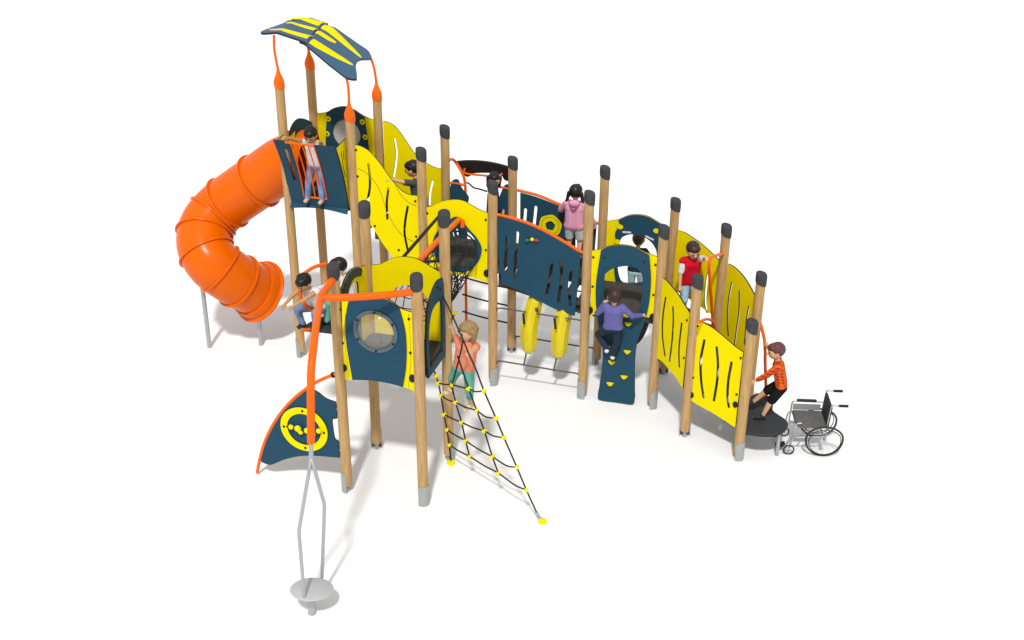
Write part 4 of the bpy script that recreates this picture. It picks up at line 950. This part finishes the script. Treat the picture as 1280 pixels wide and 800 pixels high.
# boy on the tower balcony
o = p13.w(.44, 2.55, .02)
child('child in white top and jeans behind orange balcony bars, arms spread', o, 180-15.3, 1.09, pelvis=(0, -.06, .48), torso=(8, 0, 0), head=(22, 0, 0), handL=p13.w(.66, 3.54, .31), handR=p13.w(.16, 3.55, .31), elbL=(-1, -.2, .4), elbR=(1, -.2, .4),
      footL=(-.10, .05, .04), footR=(.10, .05, .04), skin='skin_tan', top='white_cloth', sleeve=.3, shoes='shoe_pink')
# boy going up the stairs
o = p39.w(.80, 1.96, -.42)
child('child in a charcoal tee walking up the steps between the two yellow boards', o, 75, 1.16, pelvis=(0, 0, .47), torso=(6, 0, 0), head=(10, 0, 0), handL=p39.P(488, 226, -.05), handR=(.25, .1, .45), footL=(-.06, .12, .12), footR=(.06, -.05, .035), top='grey_cloth', sleeve=.75, legs='denim_dark', shoes='shoe_white')
# girl behind the black hood
o = p1012.w(.71, 1.80, .06)
child('child with long dark hair peering out under the black hood', o, -100, 1.05, torso=(4, 0, 0), head=(0, 0, -75), handL=(-.06, .14, .5), handR=(.06, .14, .5), hair_style='long', top='navy_cloth', sleeve=1.9, legs='denim', shoes='shoe_white')
# girl on the bridge
o = p1214.w(.965, 1.765, .26)
child('child with dark pigtails in pink hooded top and white shorts on the bridge', o, -15, 1.10, torso=(3, 0, 0), head=(2, 0, 0), handL=p1214.P(702, 262, .03), handR=(.23, .10, .50), footL=(-.07, 0, .035), footR=(.07, 0, .035), hair_style='tails', top='white_cloth', sleeve=1.0, vest='pink', legs='white_cloth', leg_len=.36, shoes='shoe_white')
# boy outside the rear window
o = p1416.w(.47, .95, -.28)
child('child in navy top and pale jeans behind the arched rear board, back turned', o, -15, 1.08, torso=(4, 0, 0), handL=(-.2, .14, .56), handR=(.2, .14, .56), hair='hair_brown', top='navy_cloth', sleeve=1.5, legs='denim_pale', shoes='shoe_white')
tube_obj('rear_step', [p1416.w(.06, .925, 0), p1416.w(.12, .925, -.26), p1416.w(.46, .925, -.28), p1416.w(.86, .925, -.26), p1416.w(.94, .925, 0)], .022, PS, 'steel')
# climber on the wall
o = p1315.w(.43, .80, .16)
child('child in a violet sweater and dark trousers scaling the navy climbing wall', o, -12, 1.12, pelvis=(.0, -.05, .43), torso=(-4, 0, 4), head=(-6, 0, 10), handL=p1315.P(757, 376, .10), handR=p1315.P(803, 391, .08), elbL=(-1, -.4, -1.2), elbR=(.4, -.6, -.8),
      footL=(-.07, .03, .07), footR=p1315.P(767, 447, .10), kneeL=(-1, .5, .2), kneeR=(.4, .3, 0), hair='hair_brown', top='violet', sleeve=1.9, legs='denim_dark', shoes='shoe_white')
# boy in the red vest
o = Vector((2.43, 15.0, 1.19))
child('child in a red vest over white sleeves and jeans coming down the ramp', o, 180+14, 1.14, torso=(6, 2, 0), head=(14, 0, 0), handL=p1718.P(890, 322, .03), handR=(.17, .12, .46), elbL=(-1, -.3, -.3), elbR=(1, -.3, 0), footL=(-.07, .1, .035), footR=(.07, -.02, .035), hair='hair_brown', top='white_cloth', sleeve=.8, vest='red', legs='denim_pale', shoes='shoe_white')
# child climbing onto the end plate
o = G(950, 521, .42)
child('child in an orange plaid shirt and black shorts crouching on the grey end plate', o, 80, 1.12, pelvis=(.0, -.20, .46), torso=(14, 0, 0), head=(-6, 0, 10), handL=(-.12, .16, .50), handR=pe.P(954.5, 425, .0), elbL=(-.6, -.5, -.6), elbR=(.6, -.1, -1), footL=(-.07, -.02, .035), footR=(.09, .12, .10), kneeL=(-.3, 1, .3), kneeR=(.2, 1, .6), hair='hair_auburn', top='plaid', sleeve=1.75, legs='black_cloth', leg_len=.42, shoes='shoe_dark')
# girl on the net
f1 = NP(560, 497, -.10); f2 = NP(588, 508, -.10); o = (f1+f2)/2; o.z = min(f1.z, f2.z)-.05
child('child in a coral tee and teal trousers climbing the rope net', o, 158, 1.16, pelvis=NP(580, 459.5, -.165), torso=(0, -8, 0), head=(6, 0, -35), handR=p78.P(557, 398, .02), handL=NP(586, 441, -.02), elbR=(.3, .2, -1), elbL=(-1, -.5, -.1), footL=f2, footR=f1, kneeL=(-.35, 1, .3), kneeR=(.9, .9, .3), hair='hair_blond', hair_style='bob', top='coral', sleeve=.6, legs='teal', leg_len=.74, shoes='shoe_cream', footdir=(.4, 1, 0))
# two beside the low tower
f1 = G(386, 407, 1.72); o = Vector((f1.x, f1.y, 1.70))
child('child in a white vest top and jeans crouching inside the orange guard loop', o, 150, 1.08, pelvis=(-.04, -.12, .22), torso=(20, 0, 0), head=(18, 0, -10), handL=(.02, .32, .36), handR=(.10, .32, .38), elbL=(-1, .1, .1), elbR=(1, .1, .1), footL=(-.14, .04, .035), footR=(.06, .04, .035), kneeL=(-.4, 1, .4), kneeR=(.3, 1, .4), skin='skin_tan', top='white_cloth', sleeve=.05, legs='denim', shoes='shoe_dark')
f1 = G(419, 404, 1.72); o = Vector((f1.x, f1.y, 1.70))
child('child with dark hair and teal trousers half hidden behind the front arch post', o, 60, 1.10, pelvis=(.12, -.12, .27), torso=(14, 0, 0), head=(0, 0, 30), handL=(-.05, .25, .40), handR=(.2, .22, .4), footL=(-.04, .08, .035), footR=(.10, .08, .035), kneeL=(-.2, 1, .4), kneeR=(.3, 1, .4), hair='hair_black', top='white_cloth', sleeve=1.8, legs='teal', shoes='shoe_dark')
